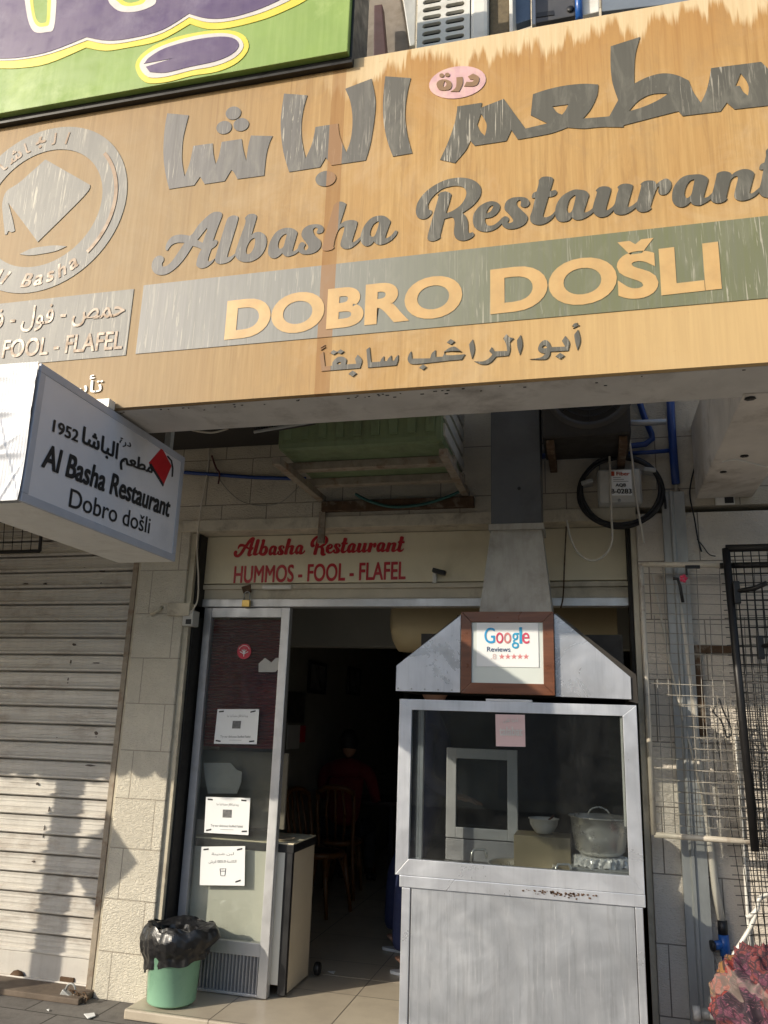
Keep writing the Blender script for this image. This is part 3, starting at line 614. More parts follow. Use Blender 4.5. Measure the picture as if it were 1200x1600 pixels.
u1o, u1m, u1i = '75,-60! 80,0 92,70 112,104 150,104 172,90 180,0 180,-60!', '82,-60! 86,0 98,66 116,95 148,95 166,82 172,0 172,-60!', '93,-60! 96,0 106,62 122,86 145,86 158,74 163,0 163,-60!'
u1g = '105,-60! 106,0 114,56 126,75 142,75 149,66 152,0 152,-60!'
u2o, u2m, u2i, u2g = '335,-60! 340,0 352,22 380,40 430,40 480,22 492,0 492,-60!', '343,-60! 350,0 360,15 384,32 428,32 470,14 480,-60!', '354,-60! 360,-5 372,10 390,22 425,22 458,6 468,-60!', '368,-60! 372,-12 385,4 400,12 420,12 446,-2 455,-60!'
e0 = '425,215 440,175 500,135 600,106 700,95 760,110 778,150 745,195 680,225 600,238 520,258 455,258'
e1 = '438,210 455,178 510,145 605,116 695,106 745,118 762,148 735,182 675,208 600,222 520,242 465,243'
e2 = '455,200! 470,182 520,153 610,128 690,118 735,125 748,148 722,175 670,196 595,212 520,230 470,228! 458,212! 545,185! 452,202!'
word('yellow_outline', MT['yellow'], GY-.003, .004, [[gl(low), gl(u1o), gl(u2o)], [gl(e0)]], gs)
word('white_outline', MT['offwhite'], GY-.005, .004, [[gl(mid), gl(u1o), gl(u2o)], [gl(e1)]], gs)
word('purple_lettering', MT['purple'], GY-.007, .004, [[gl(inn), gl(u1o), gl(u2o)], [gl(e2)]], gs)
for o_, i_, g_ in ((u1o, u1i, u1g), (u2o, u2i, u2g)):
    word('letter_eye_outline', MT['offwhite'], GY-.008, .003, [[gl(o_), gl(i_)]], gs); word('letter_eye_lining', MT['yellow'], GY-.008, .003, [[gl(i_), gl(g_)]], gs); word('letter_eye', MT['lime'], GY-.0075, .003, [[gl(g_)]], gs)

# ------------------------------------------------------------------ white blade sign hung under the big sign
BX = -1.87
bt = thing('hanging_sign', 'white box sign reading Al Basha Restaurant with red graduation cap', 'sign', (BX-.15, -1.85, 2.2))
n1, n0, f1, f0 = PX(60, 578, BX), PX(35, 795, BX), PX(290, 705, BX), PX(275, 870, BX)
by0, by1 = (n1.y+n0.y)/2, (f1.y+f0.y)/2; bzt = min(SB-.012, (n1.z+f1.z)/2); bzb = (n0.z+f0.z)/2
TH = .30
MT['blade'] = simple('white_sign_acrylic', (.66, .64, .66), .45, 0, .06, 3, (.45, .44, .46), .4)
MT['blade_frame'] = simple('pale_grey_sign_frame', (.44, .45, .50), .5, .1, .1, 5)
MT['film'] = simple('crinkled_white_film', (.50, .51, .54), .42, 0, .05, 6)
MB().box(BX-TH, BX-.012, by0+.012, by1, bzb+.012, bzt, .004).build('box', MT['casing'], bt)
mb = MB(); fw = .032
for a, c, d, e in ((by0, by1, bzt-fw, bzt), (by0, by1, bzb, bzb+fw), (by0, by0+fw, bzb+fw, bzt-fw), (by1-fw, by1, bzb+fw, bzt-fw)): mb.box(BX-.012, BX, a, c, d, e, .003)
mb.build('frame', MT['blade_frame'], bt)
MB().box(BX-.012, BX-.003, by0+fw, by1-fw, bzb+fw, bzt-fw).build('face', MT['blade'], bt)
MB().box(BX-TH, BX-.012, by0+.02, by1, bzb, bzb+.012).build('underside', MT['white_pl'], bt)
def film(u, v):
    x = BX-TH+(TH-.004)*u; z = bzb+(bzt-bzb)*v
    k = .0030*math.sin(v*5+2*u+1)+.0016*math.sin(7*u-9*v)+.00025*math.sin(150*u+3*v)
    for a_, b_, c_, w_, h_ in ((0, 1, .33, .02, .006), (0, 1, .64, .025, .007), (.9, .35, .62, .02, .006), (.35, -.9, -.12, .018, .004), (.8, .6, .80, .015, .003), (.2, .98, .52, .03, .004), (.1, .99, .95, .02, .003), (.75, -.66, .55, .012, .003)):
        d_ = a_*u+b_*v-c_; k += h_*math.exp(-(d_/w_)**2)*(.5+.5*math.sin(9*u+5*v))
    return Vector((x, by0-.012-k, z))
MB().sheet(film, 120, 80).build('end_film', MT['film'], bt)
YV = Vector((0, 1, 0))
def btext(mb, body, pa, pb, h, bold=0, shear=0, x=BX-.0015):
    a, c = PX(*pa, x), PX(*pb, x); write(mb, body, (x, a.y, a.z), Vector((0, c.y-a.y, c.z-a.z)).normalized(), ZV, abs(c.y-a.y), h, bold, shear)
mb = MB()
a = PX(83, 672, BX); c = PX(81, 657, BX); btext(mb, '1952', (82, 674), (121, 691), .045, .03)
btext(mb, arab('الباشا'), (127, 698), (182, 723), .082, .035)
btext(mb, arab('مطعم'), (187, 733), (237, 749), .080, .038)
btext(mb, arab('درة'), (186, 696), (204, 702), .036, .02)
btext(mb, 'Al Basha Restaurant', (65, 729), (264, 808), .088, .035, .12)
btext(mb, 'Dobro došli', (107, 792), (233, 834), .072, .006)
mb.build('lettering', MT['ink'], bt)
pq = [PX(a, c, BX-.001) for a, c in ((233, 723), (253, 700), (268, 728), (255, 759))]
MB().prism([Vector((BX-.004, p.y, p.z)) for p in pq], (.0035, 0, 0)).build('red_cap', MT['red'], bt)
mb = MB(); pts = [PX(a, c, BX) for a, c in ((262, 713), (268, 720), (270, 732), (269, 745))]; mb.tube(pts, .004, 5)
p2 = [PX(a, c, BX) for a, c in ((234, 726), (255, 760), (256, 757), (236, 724))]; mb.prism([Vector((BX-.003, p.y, p.z)) for p in p2], (.004, 0, 0))
mb.build('cap_tassel', MT['ink'], bt)
for a, c, d, e in ((SY+.06, SY+.09, bzt, SB-.004), (by1-.12, by1-.09, bzt, SB+.1)): MB().box(BX-.05, BX-.02, a, c, d, e).build('hanger', MT['galv'], bt)
MB().box(BX-.14, BX+.0, SY-.05, SY-.006, bzt+.001, SB+.02).build('hook_plate', MT['white_pl'], bt)

# ------------------------------------------------------------------ lintel sign over the door
LY = -.03
ls = thing('lintel_sign', 'cream board over the door with red lettering about hummos and flafel', 'sign', (-1.1, LY, LZ0))
MB().box(PL1+.05, PR0-.052, LY, LY+.04, LZ0, LZ1-.018, .003).build('board', MT['lintel'], ls)
xs = [x for g in script_loops for x, z in g[0]]; sx0, sx1 = min(xs), max(xs)
t0 = P(365, 868, LY); t1 = P(632, 862, LY)
# the same script name, scaled to the board (its slight rise on the big sign kept level)
zs0 = min(z for x, z in script_loops[2][0]); k = (t1.x-t0.x)/(sx1-sx0); zb = (P(440, 868, LY).z+P(560, 866, LY).z)/2
kz = (P(430, 838, LY).z-P(430, 868, LY).z)/(max(z for x, z in script_loops[0][0])-min(z for x, z in script_loops[0][0]))*1.05
mb = MB()
for i, gp in enumerate(script_loops):
    plate(mb, [[(t0.x+(x-sx0)*k, zb+(z-zs0)*kz) for x, z in lp] for lp in gp], LY-.003-.0002*i, .004)
mb.build('name_lettering', MT['red'], ls)
mb = MB(); span_text(mb, 'HUMMOS - FOOL - FLAFEL', (365, 911), (633, 905), (366, 885), LY-.002, .026)
mb.build('dish_lettering', MT['red'], ls)

# ------------------------------------------------------------------ rolling shutter of the shop next door
HY = -.08
sh = thing('rolling_shutter', 'closed dirty white rolling shutter left of the cream stone pillar', 'shutter', (-4.6, HY, ZP))
SX0, SX1 = -6.4, PL0-.07
prof = []; pitch = .1075; z = ZP+.16; k = 0
while z < 2.60:
    for dz, dy in ((-.007, .030), (.0, .030), (.002, -.012), (.008, -.020), (.016, -.020), (.022, -.012), (.025, .002), (.040, 0.0), (.043, -.004), (.050, -.004), (.053, 0), (.070, 0), (.073, -.004), (.080, -.004), (.083, 0), (.096, -.003), (.0995, .004)):
        prof.append((dy, z+dz))
    z += pitch
NX = 40; mb = MB(); vs = []
rnd = [random.uniform(-.004, .004) for _ in range(NX+1)]
for i in range(NX+1):
    x = SX0+(SX1-SX0)*i/NX
    for dy, zz in prof: vs.append((x, HY+dy+.004*math.sin(x*3+zz*5)+.0015*math.sin(zz*30+rnd[i]*900), zz+.003*math.sin(x*2.1+1)))
n = len(prof); mb.add(vs, [[i*n+j, i*n+j+1, (i+1)*n+j+1, (i+1)*n+j] for i in range(NX) for j in range(n-1)])
mb.build('slat_curtain', MT['shutter'], sh)
mb = MB().box(SX0, SX1, HY-.012, HY+.012, ZP+.035, ZP+.165, .004).box(SX0, SX1, HY-.03, HY+.012, ZP+.015, ZP+.04, .004); mb.build('bottom_bar', MT['shutter'], sh)
MB().box(SX1+.002, SX1+.038, HY-.065, HY+.05, ZP, 2.62, .004).build('guide_rail', MT['rust'], sh)
MB().box(PL0-.031, PL0-.003, WY+.03, HY+.05, ZP, 2.62, .003).build('edge_strip', MT['rail'], sh)
mb = MB(); p = P(18, 1535, HY-.03); mb.tube([p+Vector((-.2, 0, 0)), p+Vector((.02, 0, 0))], .018, 10)
mb.build('handle', MT['alu'], sh)
mb = MB(); p = P(27, 1531, HY-.018); mb.lathe([(.001, 0), (.05, 0), (.055, .006), (.001, .012)], p, 12, 'Y'); mb.build('handle_plate', MT['rust_brown'], sh)
p = P(110, 1537, HY-.018); MB().box(p.x-.07, p.x+.02, p.y-.004, p.y+.01, p.z-.025, p.z+.03, .003).build('lock_plate', MT['rust_brown'], sh)
rr = random.Random(3); DEN = simple('scuffed_bare_metal', (.10, .075, .06), .7, .2, .4, 40); mb = MB()
for px, py, w, h in ((40, 912, .05, .012), (70, 912, .03, .016), (117, 889, .018, .022), (131, 888, .014, .02), (160, 892, .05, .028), (157, 914, .012, .035), (110, 1035, .012, .05), (150, 1036, .07, .010), (106, 1063, .014, .05), (165, 1066, .12, .008), (84, 915, .16, .010), (116, 1007, .03, .020), (88, 1156, .018, .03), (150, 1146, .03, .05), (52, 1346, .03, .016), (140, 1196, .08, .012), (58, 1225, .02, .02), (120, 1245, .07, .008), (76, 1266, .008, .04), (68, 1300, .006, .08)):
    p = P(px, py, HY-.006); n = 9; pts = []
    for k in range(n):
        q = 2*math.pi*k/n; pts.append(p+Vector((w*.5*math.cos(q)*rr.uniform(.5, 1.1), 0, h*.5*math.sin(q)*rr.uniform(.5, 1.1))))
    mb.prism(pts, (0, .006, 0))
o = mb.build('paint_chips', DEN, sh); o['kind'] = 'stuff'
MB().box(-6.4, PL0-.005, -.30, .1, ZP+.001, ZP+.012+.02, .006).build('sill', simple('worn_brown_step', (.15, .115, .085), .85, 0, .3, 6, bump=.3), sh)
# padlock and chain lying at the foot of the shutter
pk = thing('padlock_chain', 'tangle of chain and padlock on the sill at the foot of the white shutter', 'padlock', PZ(118, 1555, ZP+.03))
b0 = P(106, 1556, -.24); MB().box(b0.x-.035, b0.x+.035, -.27, -.24, b0.z-.022, b0.z+.025, .006, Matrix.Rotation(R(28), 4, 'Y')).build('lock_body', MT['galv'], pk)
mb = MB(); mb.tube([b0+Vector((.02+.03*math.cos(q), -.01, .03+.035*math.sin(q))) for q in np.linspace(-1, 3.2, 12)], .006, 6); mb.build('shackle', MT['galv'], pk)
pts = [P(a, c, -.26) for a, c in ((112, 1548), (121, 1552), (127, 1560), (124, 1570), (116, 1573), (105, 1574), (96, 1576), (110, 1570), (120, 1563), (131, 1566), (136, 1558), (128, 1550))]
mb = MB()
for i in range(len(pts)-1):
    for s in (0, .5):
        c = pts[i].lerp(pts[i+1], s); d = (pts[i+1]-pts[i]).normalized(); u = d.cross(Vector((0, 1, 0)) if s else Vector((.3, .6, .7))).normalized()
        mb.tube([c+d*.014*math.cos(q)+u*.009*math.sin(q) for q in np.linspace(0, 2*math.pi, 9)], .0035, 5, cap=False)
mb.build('chain', MT['rust_brown'], pk)
# black wire rack in front of the shutter, top left
rk = thing('wire_rack', 'black wire rack fixed on the shutter under the white hanging sign', 'rack', P(30, 862, -.2))
q = [P(a, c, -.2) for a, c in ((-120, 866), (62, 861), (66, 838), (70, 770), (-120, 772))]
mb = MB(); mb.tube([q[0], q[1]], .012, 6); mb.tube([q[1], q[3]], .012, 6); mb.build('frame', MT['black_metal'], rk)
mb = MB()
for i in range(14):
    t = i/13; mb.tube([q[0].lerp(q[1], t), q[4].lerp(q[3], t)], .0025, 4)
for i in range(1, 6): t = i/6; mb.tube([q[0].lerp(q[4], t), q[1].lerp(q[3], t)], .0025, 4)
mb.build('mesh', MT['black_metal'], rk)

# ------------------------------------------------------------------ glazed aluminium door leaf and header
dr = thing('glazed_door_leaf', 'aluminium framed glass door leaf with ribbed kick panel beside the pillar', 'door', (-2.05, .0, 0))
DY = -.005; dx0, dx1 = P(300, 1200, DY).x, P(446, 1100, DY).x
dzt = P(380, 950, DY).z
HZ = P(500, 938, DY).z
MB().box(PL1+.05, PR0-.05, -.03, .05, dzt+.004, HZ+.006, .003).build('header', MT['alu'], dr)
fw = .055
mb = MB().box(dx1-fw, dx1, DY-.02, DY+.03, 0.004, dzt, .004); mb.build('frame', MT['alu'], dr)
MB().box(dx0, dx0+fw*.9, DY-.02, DY+.03, 0.004, dzt, .004).build('frame', MT['alu_grey'], dr)
zk1 = P(400, 1473, DY).z; zk0 = P(400, 1494, DY).z; zkb = P(400, 1553, DY).z
for a, c in ((dzt-.06, dzt), (zk0, zk1), (.004, zkb)): MB().box(dx0+fw*.9, dx1-fw, DY-.016, DY+.026, a, c, .003).build('rail', MT['alu'], dr)
MB().box(dx0+fw*.9, dx1-fw, DY+.004, DY+.010, zk1, dzt-.06).build('pane', MT['glass'], dr)
mb = MB(); n = 22
for i in range(n):
    x = dx0+fw*.9+(dx1-fw-dx0-fw*.9)*i/n; w = (dx1-fw-dx0-fw*.9)/n
    mb.prism([Vector((x, DY+.006, zkb)), Vector((x+w*.35, DY-.010, zkb)), Vector((x+w*.65, DY-.010, zkb)), Vector((x+w, DY+.006, zkb))], (0, 0, zk0-zkb))
mb.build('ribbed_panel', MT['alu_grey'], dr)
# things stuck on the glass
PY = DY+.002
def notice(px, label, text, head, y, art):
    c = [P(a, d, y) for a, d in px]; base = (c[0]+c[2])/2
    t = thing('paper_notice', label, 'notice', base, 'paper notices taped on the door glass')
    MB().prism(c, (0, .0015, 0)).build('sheet', MT['paper'], t)
    U = (c[1]-c[0]).normalized(); w = (c[1]-c[0]).length; h = (c[0]-c[3]).length; V = (c[0]-c[3]).normalized(); N = U.cross(V).normalized()
    at = lambda u, v: c[3]+U*w*u+V*h*v
    mb = MB(); write(mb, head, at(.5, .80)+N*.001, U, V, w*.5, .018, 0, center=True)
    if text:
        write(mb, text, at(.5, .20)+N*.001, U, V, w*.72, .017, 0, center=True)
    if art != 'cup':
        mb.prism([at(.36, .105)+N*.001, at(.66, .105)+N*.001, at(.66, .112)+N*.001, at(.36, .112)+N*.001], N*.0004)
    else:
        write(mb, arab('الكاسة 0.500 قرش'), at(.5, .60)+N*.001, U, V, w*.62, .020, 0, center=True)
    mb.build('print', MT['ink_grey'], t)
    mb = MB()
    if art == 'cup':
        mb.tube([at(.45, .42)+N*.001, at(.47, .24)+N*.001, at(.56, .24)+N*.001, at(.58, .42)+N*.001, at(.45, .42)+N*.001], .0022, 4); mb.tube([at(.45, .36)+N*.001, at(.58, .36)+N*.001], .002, 4)
    else:
        mb.prism([at(.40, .44)+N*.001, at(.60, .44)+N*.001, at(.60, .66)+N*.001, at(.40, .66)+N*.001], N*.0006)
    mb.build('picture', MT['ink_grey'], t)
    for u, v in ((.10, .93), (.86, .93), (.10, .08), (.90, .08)) if art != 'cup' else ((.12, .93), (.88, .92), (.86, .10)):
        p = at(u, v)+N*.001; d = U*.016+V*random.uniform(-.003, .005); MB().prism([p-d-V*.004, p+d-V*.004, p+d+V*.004, p-d+V*.004], N*.0006).build('tape', MT['ink'], t)
notice([(340, 1108), (405, 1108), (401, 1163), (334, 1162)], 'upper white notice in the shade on the dark red sheet of the glass door', 'Try our delicious Stuffed Falafel', arab('يوجد لدينا فلافل محشية لذيذة جدا'), PY-.006, 'food')
notice([(322, 1245), (391, 1247), (388, 1305), (319, 1301)], 'sunlit notice about stuffed falafel, middle sheet on the glass door', 'Try our delicious Stuffed Falafel', arab('يوجد لدينا فلافل محشية لذيذة جدا'), PY-.006, 'food')
notice([(314, 1323), (383, 1322), (382, 1384), (312, 1383)], 'lowest notice on the glass door, with a drinking cup printed on it', '', arab('لبن شنينة'), PY-.006, 'cup')
cp = P(382, 1018, PY); t = thing('round_sticker', 'round red sticker with white emblem on the dark glass of the door', 'sticker', cp)
mb = MB().lathe([(.001, .003), (.046, .003), (.046, 0), (.001, 0)], cp+Vector((0, -.002, 0)), 28, 'Y', False); mb.build('disc', simple('bright_red_vinyl', (.55, .02, .05), .4), t)
mb = MB()
for a in (-60, -30, 0, 30, 60):
    d = Vector((math.sin(R(a)), 0, math.cos(R(a)))); p = cp+Vector((0, -.0065, -.016)); mb.tube([p, p+d*.02+Vector((.004*math.sin(a), 0, 0)), p+d*.03], .0028, 5)
mb.tube([cp+Vector((0, -.0065, -.03)), cp+Vector((0, -.0065, -.010))], .003, 5)
mb.tube([cp+Vector((.036*math.sin(q), -.0065, .036*math.cos(q))) for q in np.linspace(-1.2, 1.2, 12)], .0016, 4); mb.build('emblem', MT['paper'], t)
mb = MB().slab([(404, 1037), (414, 1028), (424, 1035), (431, 1028), (437, 1028), (436, 1044), (430, 1050), (404, 1050)], PY-.004, .002); mb.add([], [])
solo('torn_paper', mb, MT['paper_grey'], 'torn scrap of white paper stuck at the right edge of the door glass', 'paper')
# dark red ribbed sheet and grey papers behind the glass
mb = MB(); ra, rb, rc = P(314, 958, .03), P(446, 1165, .03), P(300, 1165, .03); n = 40
for i in range(n):
    z0 = rc.z+(dzt-.065-rc.z)*i/n; hh = (dzt-.065-rc.z)/n
    mb.prism([Vector((dx0+.03, .030, z0)), Vector((dx0+.03, .018, z0+hh*.5)), Vector((dx0+.03, .030, z0+hh*.95)), Vector((dx0+.03, .036, z0+hh*.5))], (dx1-.02-dx0-.03, 0, 0))
solo('ribbed_blind', mb, MT['red_sheet'], 'dark red ribbed blind behind the upper glass of the door', 'blind')
mb = MB().slab([(318, 1192), (360, 1192), (370, 1203), (378, 1206), (377, 1222), (370, 1240), (325, 1240), (320, 1214)], .05, .003); solo('old_poster', mb, MT['paper_grey'], 'torn grey poster half seen behind the middle of the door glass', 'poster')
MB_ = MB().box(-2.36, dx1-.01, .12, .14, .85, P(340, 1172, .12).z, .004); solo('backing_board', MB_, simple('brown_grey_board', (.20, .175, .135), .7, 0, .12, 3), 'dull brown board standing on the counter behind the door glass', 'board')

# ------------------------------------------------------------------ counter inside the door
ct = thing('counter', 'cream counter with black edges just inside the glass door', 'counter', (-2.05, .2, 0))
cz = P(430, 1318, .03).z; cx1 = P(452, 1450, .06).x
cxr = PZ(430, 1567, .02); cxb = PZ(463, 1538, .02)
K0, K1 = .035, .42; kx = (cxr.x+cxb.x)/2
MB().box(-2.36, kx-.03, K0, K0+.018, .06, cz-.03, .002).build('front_panel', simple('pale_cream_panel', (.80, .76, .65), .5, 0, .06, 5, (.5, .46, .38), .5, (1, 1, .4)), ct)
MB().box(kx-.006, kx, K0+.03, K1, .015, cz-.045, .002).build('end_panel', simple('cream_laminate', (.56, .49, .37), .5, 0, .08, 3), ct)
MB().box(kx-.045, kx+.002, K0-.004, K0+.028, .012, cz-.002, .003).build('corner_edge', MT['black'], ct)
MB().box(-2.38, kx+.008, K0-.008, K1+.01, cz-.045, cz-.002, .003).build('top_edge', MT['black'], ct)
MB().box(-2.37, kx+.004, K0-.004, K1+.006, cz-.001, cz+.006, .002).build('top', MT['lintel'], ct)
p = PZ(470, 1487, .05); mb = MB().lathe([(.001, -.016), (.032, -.016), (.036, -.008), (.036, .008), (.032, .016), (.001, .016)], (kx+.05, K1+.02, .05), 16, 'X'); mb.build('caster', MT['black'], ct)
p = PZ(443, 1312, cz+.006); mb = MB().lathe([(.001, .002), (.05, .002), (.066, .010), (.07, .010), (.052, 0), (.001, 0)], p+Vector((0, 0, .001)), 24); solo('saucer', mb, MT['rust'], 'small brown saucer on the corner of the counter', 'saucer')

# ------------------------------------------------------------------ brass padlock on the header
lk = thing('hanging_padlock', 'small brass padlock hanging from the door header', 'padlock', P(385, 944, -.06))
c = P(385, 943, -.05); MB().box(c.x-.026, c.x+.026, -.062, -.040, c.z-.022, c.z+.022, .004).build('lock_body', MT['brass'], lk)
mb = MB().tube([c+Vector((-.018, 0, .02)), c+Vector((-.018, 0, .05))]+[c+Vector((-.018*math.cos(q), 0, .055+.018*math.sin(q))) for q in np.linspace(.3, 2.8, 7)]+[c+Vector((.018, 0, .05)), c+Vector((.018, 0, .02))], .004, 6); mb.build('shackle', MT['galv'], lk)
mb = MB().slab([(377, 917), (391, 913), (391, 925), (380, 927)], -.045, .02, .002)
solo('hasp', mb, MT['rust_brown'], 'rusty hasp above the brass padlock', 'hasp')
p, q_ = P(411, 918, -.04), P(456, 920, -.04); mb = MB().box(p.x, q_.x, -.058, -.030, p.z-.012, p.z+.012, .005); solo('tube_stub', mb, MT['white_pl'], 'short white plastic tube stuck under the cream lintel board', 'tube')
sc = thing('small_camera', 'small black lamp on a white bracket at the right end of the lintel board', 'lamp', P(685, 897, -.06))
c = P(688, 894, -.07); MB().box(c.x-.045, c.x+.035, -.10, -.06, c.z-.012, c.z+.014, .006, Matrix.Rotation(R(15), 4, 'Y')).build('head', MT['black'], sc)
c = P(679, 903, -.05); MB().box(c.x-.012, c.x+.012, -.058, -.030, c.z-.03, c.z+.03, .003).build('bracket', MT['white_pl'], sc)
sk = thing('wall_socket', 'grey socket box on the pillar edge beside the door frame', 'socket', P(295, 965, WY))
c = P(296, 966, WY+.02); MB().box(c.x-.03, c.x+.04, WY-.012, WY+.07, c.z-.05, c.z+.045, .006).build('box', MT['grey_pl'], sk)
MB().box(c.x-.005, c.x+.03, WY-.016, WY-.010, c.z-.04, c.z-.01, .002).build('outlet', MT['black'], sk)
p = P(248, 953, WY-.02); mb = MB().tube([p+Vector((-.05, 0, -.03)), p, p+Vector((.01, .02, .02))], .012, 6); solo('wall_hook', mb, MT['rail'], 'stub of metal hook sticking out of the left pillar', 'hook')

# ------------------------------------------------------------------ green bin and black bag
bc = PZ(284, 1556, 0)
BR = .142; BH = .345
bn = thing('waste_bin', 'mint green ribbed plastic bin at the foot of the pillar', 'bin', (bc.x, -.245, 0))
cx, cy = bc.x, -.235
mb = MB(); prof = [(.02, .012), (BR*.86, .012), (BR*.90, .02), (BR, BH-.02), (BR+.008, BH-.02), (BR+.008, BH), (BR-.004, BH), (BR*.88, .03)]
n = 96; vs = []; fs = []
for r, h in prof:
    for kk in range(n):
        q = 2*math.pi*kk/n; rb = r+(.0022*math.sin(q*48) if .02 < h < BH-.03 else 0); vs.append((cx+rb*math.cos(q), cy+rb*math.sin(q), h))
for i in range(len(prof)-1):
    for kk in range(n): fs.append([i*n+kk, i*n+(kk+1) % n, (i+1)*n+(kk+1) % n, (i+1)*n+kk])
mb.add(vs, fs, True); mb.build('bucket', MT['bin'], bn)
def bag(u, v):
    q = 2*math.pi*u; t = v                                        # t: 0 inside .. 1 hem outside
    side = .5+.5*math.cos(q-.35); left = .5+.5*math.cos(q-3.7)
    hem = BH-.075-.11*left**2-.035*side+.012*math.sin(3*q+1)+.005*math.sin(8*q)
    f1, f2, f3 = math.sin(4*q+.6), math.sin(9*q+2.2*t), math.sin(21*q-7*t)
    if t < .25: r = BR-.03; z = BH-.10+.4*t+.008*f2
    elif t < .45: s_ = (t-.25)/.2; r = BR-.03+.055*s_+.05*side*s_+.006*f2; z = BH+.015+.022*math.sin(s_*2.2)+.018*f1*s_
    else:
        s_ = (t-.45)/.55; bul = math.sin(min(1, s_*1.25)*math.pi)
        r = BR+.020+.045*side+.028*bul+.012*f1*bul+.006*f2*s_+.003*f3*s_-.02*s_*side; z = BH+.035-(BH+.035-hem)*s_**1.15+.010*f2*(1-s_)
    return Vector((cx+r*math.cos(q), cy+.82*r*math.sin(q), z))
mb = MB().sheet(bag, 150, 40, False); bg_ = solo('bin_bag', mb, MT['bag'], 'crumpled black bin bag turned over the rim of the green bin', 'bag', base=(cx, cy, BH-.1))
tx_ = bpy.data.textures.new('crumple', 'VORONOI'); tx_.noise_scale = .04; dm = bg_.modifiers.new('crumple', 'DISPLACE'); dm.texture = tx_; dm.strength = .009; dm.mid_level = .5

# ------------------------------------------------------------------ food cabinet
CY = -.66
cb = thing('food_cabinet', 'steel food cabinet with framed glass front on the restaurant threshold', 'cabinet', (-.35, CY, 0))
A_, B_, C_, D_ = P(622, 1093, CY), P(995, 1101, CY), P(1007, 1400, CY), P(620, 1365, CY)
cx0, cx1c = (A_.x+D_.x)/2, (B_.x+C_.x)/2; cz1, cz0 = (A_.z+B_.z)/2, (C_.z+D_.z)/2
fw = .062; DC = .50
def miter(a, c, d, e):
    return [Vector((x, CY, z)) for x, z in (a, c, d, e)]
I0, I1, J0, J1 = cx0+fw, cx1c-fw, cz0+fw*1.15, cz1-fw*.8
for pl in (((cx0, cz0), (cx1c, cz0), (I1, J0), (I0, J0)), ((cx0, cz1), (cx1c, cz1), (I1, J1), (I0, J1)), ((cx0, cz0), (cx0, cz1), (I0, J1), (I0, J0)), ((cx1c, cz0), (cx1c, cz1), (I1, J1), (I1, J0))):
    MB().prism([Vector((x, CY, zz)) for x, zz in pl], (0, .035, 0), .0015).build('window_frame', MT['steel_frame'], cb)
MB().box(I0-.004, I1+.004, CY+.012, CY+.017, J0-.004, J1+.004).build('pane', MT['soot_glass'], cb)
MB().box(cx1c-fw-.012, cx1c-fw-.002, CY+.018, CY+.024, J0+.2, J1, .001).build('seal', MT['white_pl'], cb)
bx0, bx1 = P(628, 1500, CY).x-.01, P(1006, 1450, CY).x
MB().box(bx0-.012, bx1+.012, CY+.002, CY+DC+.02, cz0-.052, cz0-.001, .003).build('sill', MT['steel_frame'], cb)
MB().box(bx0+.045, bx1-.035, CY+.012, CY+.03, .05, cz0-.054, .002).build('front_panel', MT['steel'], cb)
for a, c in ((bx0, bx0+.040), (bx1-.032, bx1)):
    MB().box(a, c, CY+.006, CY+.04, .0, cz0-.054, .003).build('corner_post', MT['steel_frame'], cb)
    MB().box(a, c, CY+DC-.04, CY+DC, .0, cz0-.054, .003).build('corner_post', MT['steel_frame'], cb)
for a in (bx0+.004, bx1-.016): MB().box(a, a+.012, CY+.042, CY+DC-.042, .05, cz0-.054).build('side_panel', MT['steel'], cb)
MB().box(bx0, bx1, CY+.04, CY+DC, cz0-.05, cz0+.006, .002).build('counter_top', simple('greasy_dark_top', (.10, .085, .07), .35, .3, .4, 12, (.04, .03, .02)), cb)
for a in (cx0, cx1c-.03):
    MB().box(a, a+.03, CY+DC-.03, CY+DC, cz0, cz1, .002).build('rear_post', MT['steel_frame'], cb)
    MB().box(a, a+.03, CY+.036, CY+DC-.03, cz1-.03, cz1, .002).build('top_rail', MT['steel_frame'], cb)
MB().box(cx0+.008, cx0+.013, CY+.036, CY+DC-.03, cz0+.01, cz1-.03).build('side_glass', MT['soot_glass'], cb)
mb = MB()                                                          # burnt drips under the sill
for i in range(95):
    xx_ = random.gauss(878, 26); p = P(xx_, 1390+.085*(xx_-830)+abs(random.gauss(0, 3.4)), CY-.001); q_s = random.uniform(.0012, .0042); n_ = 6
    mb.prism([p+Vector((q_s*1.6*math.cos(k_*math.pi/3)*random.uniform(.5, 1.2), 0, q_s*math.sin(k_*math.pi/3)*random.uniform(.5, 1.2))) for k_ in range(n_)], (0, .006, 0))
o = mb.build('burnt_crust', simple('burnt_brown_crust', (.11, .05, .015), .7, 0, .7, 50), cb); o['kind'] = 'stuff'
# inner sliding frame and pale panel seen through the glass
fq = [P(a, c, .05) for a, c in ((698, 1168), (808, 1173), (808, 1318), (698, 1308))]
fr_ = thing('service_window', 'grey aluminium service window standing behind the cabinet glass', 'window', (fq[3]+fq[2])/2)
w = .055; x0, x1, z0, z1 = fq[0].x, fq[1].x, fq[3].z, fq[0].z
mb = MB().box(x0, x0+w, .05, .085, z0, z1, .003).box(x1-w, x1, .05, .085, z0, z1, .003).box(x0+w, x1-w, .05, .085, z1-w, z1, .003).box(x0+w, x1-w, .05, .085, z0, z0+w, .003); mb.build('frame', MT['alu'], fr_)
MB().box(x0+w, x1-w, .064, .068, z0+w, z1-w).build('pane', MT['soot_glass'], fr_)
MB().box(x0, x1, .052, .084, 0, z0-.005, .003).build('lower_panel', MT['alu_grey'], fr_)
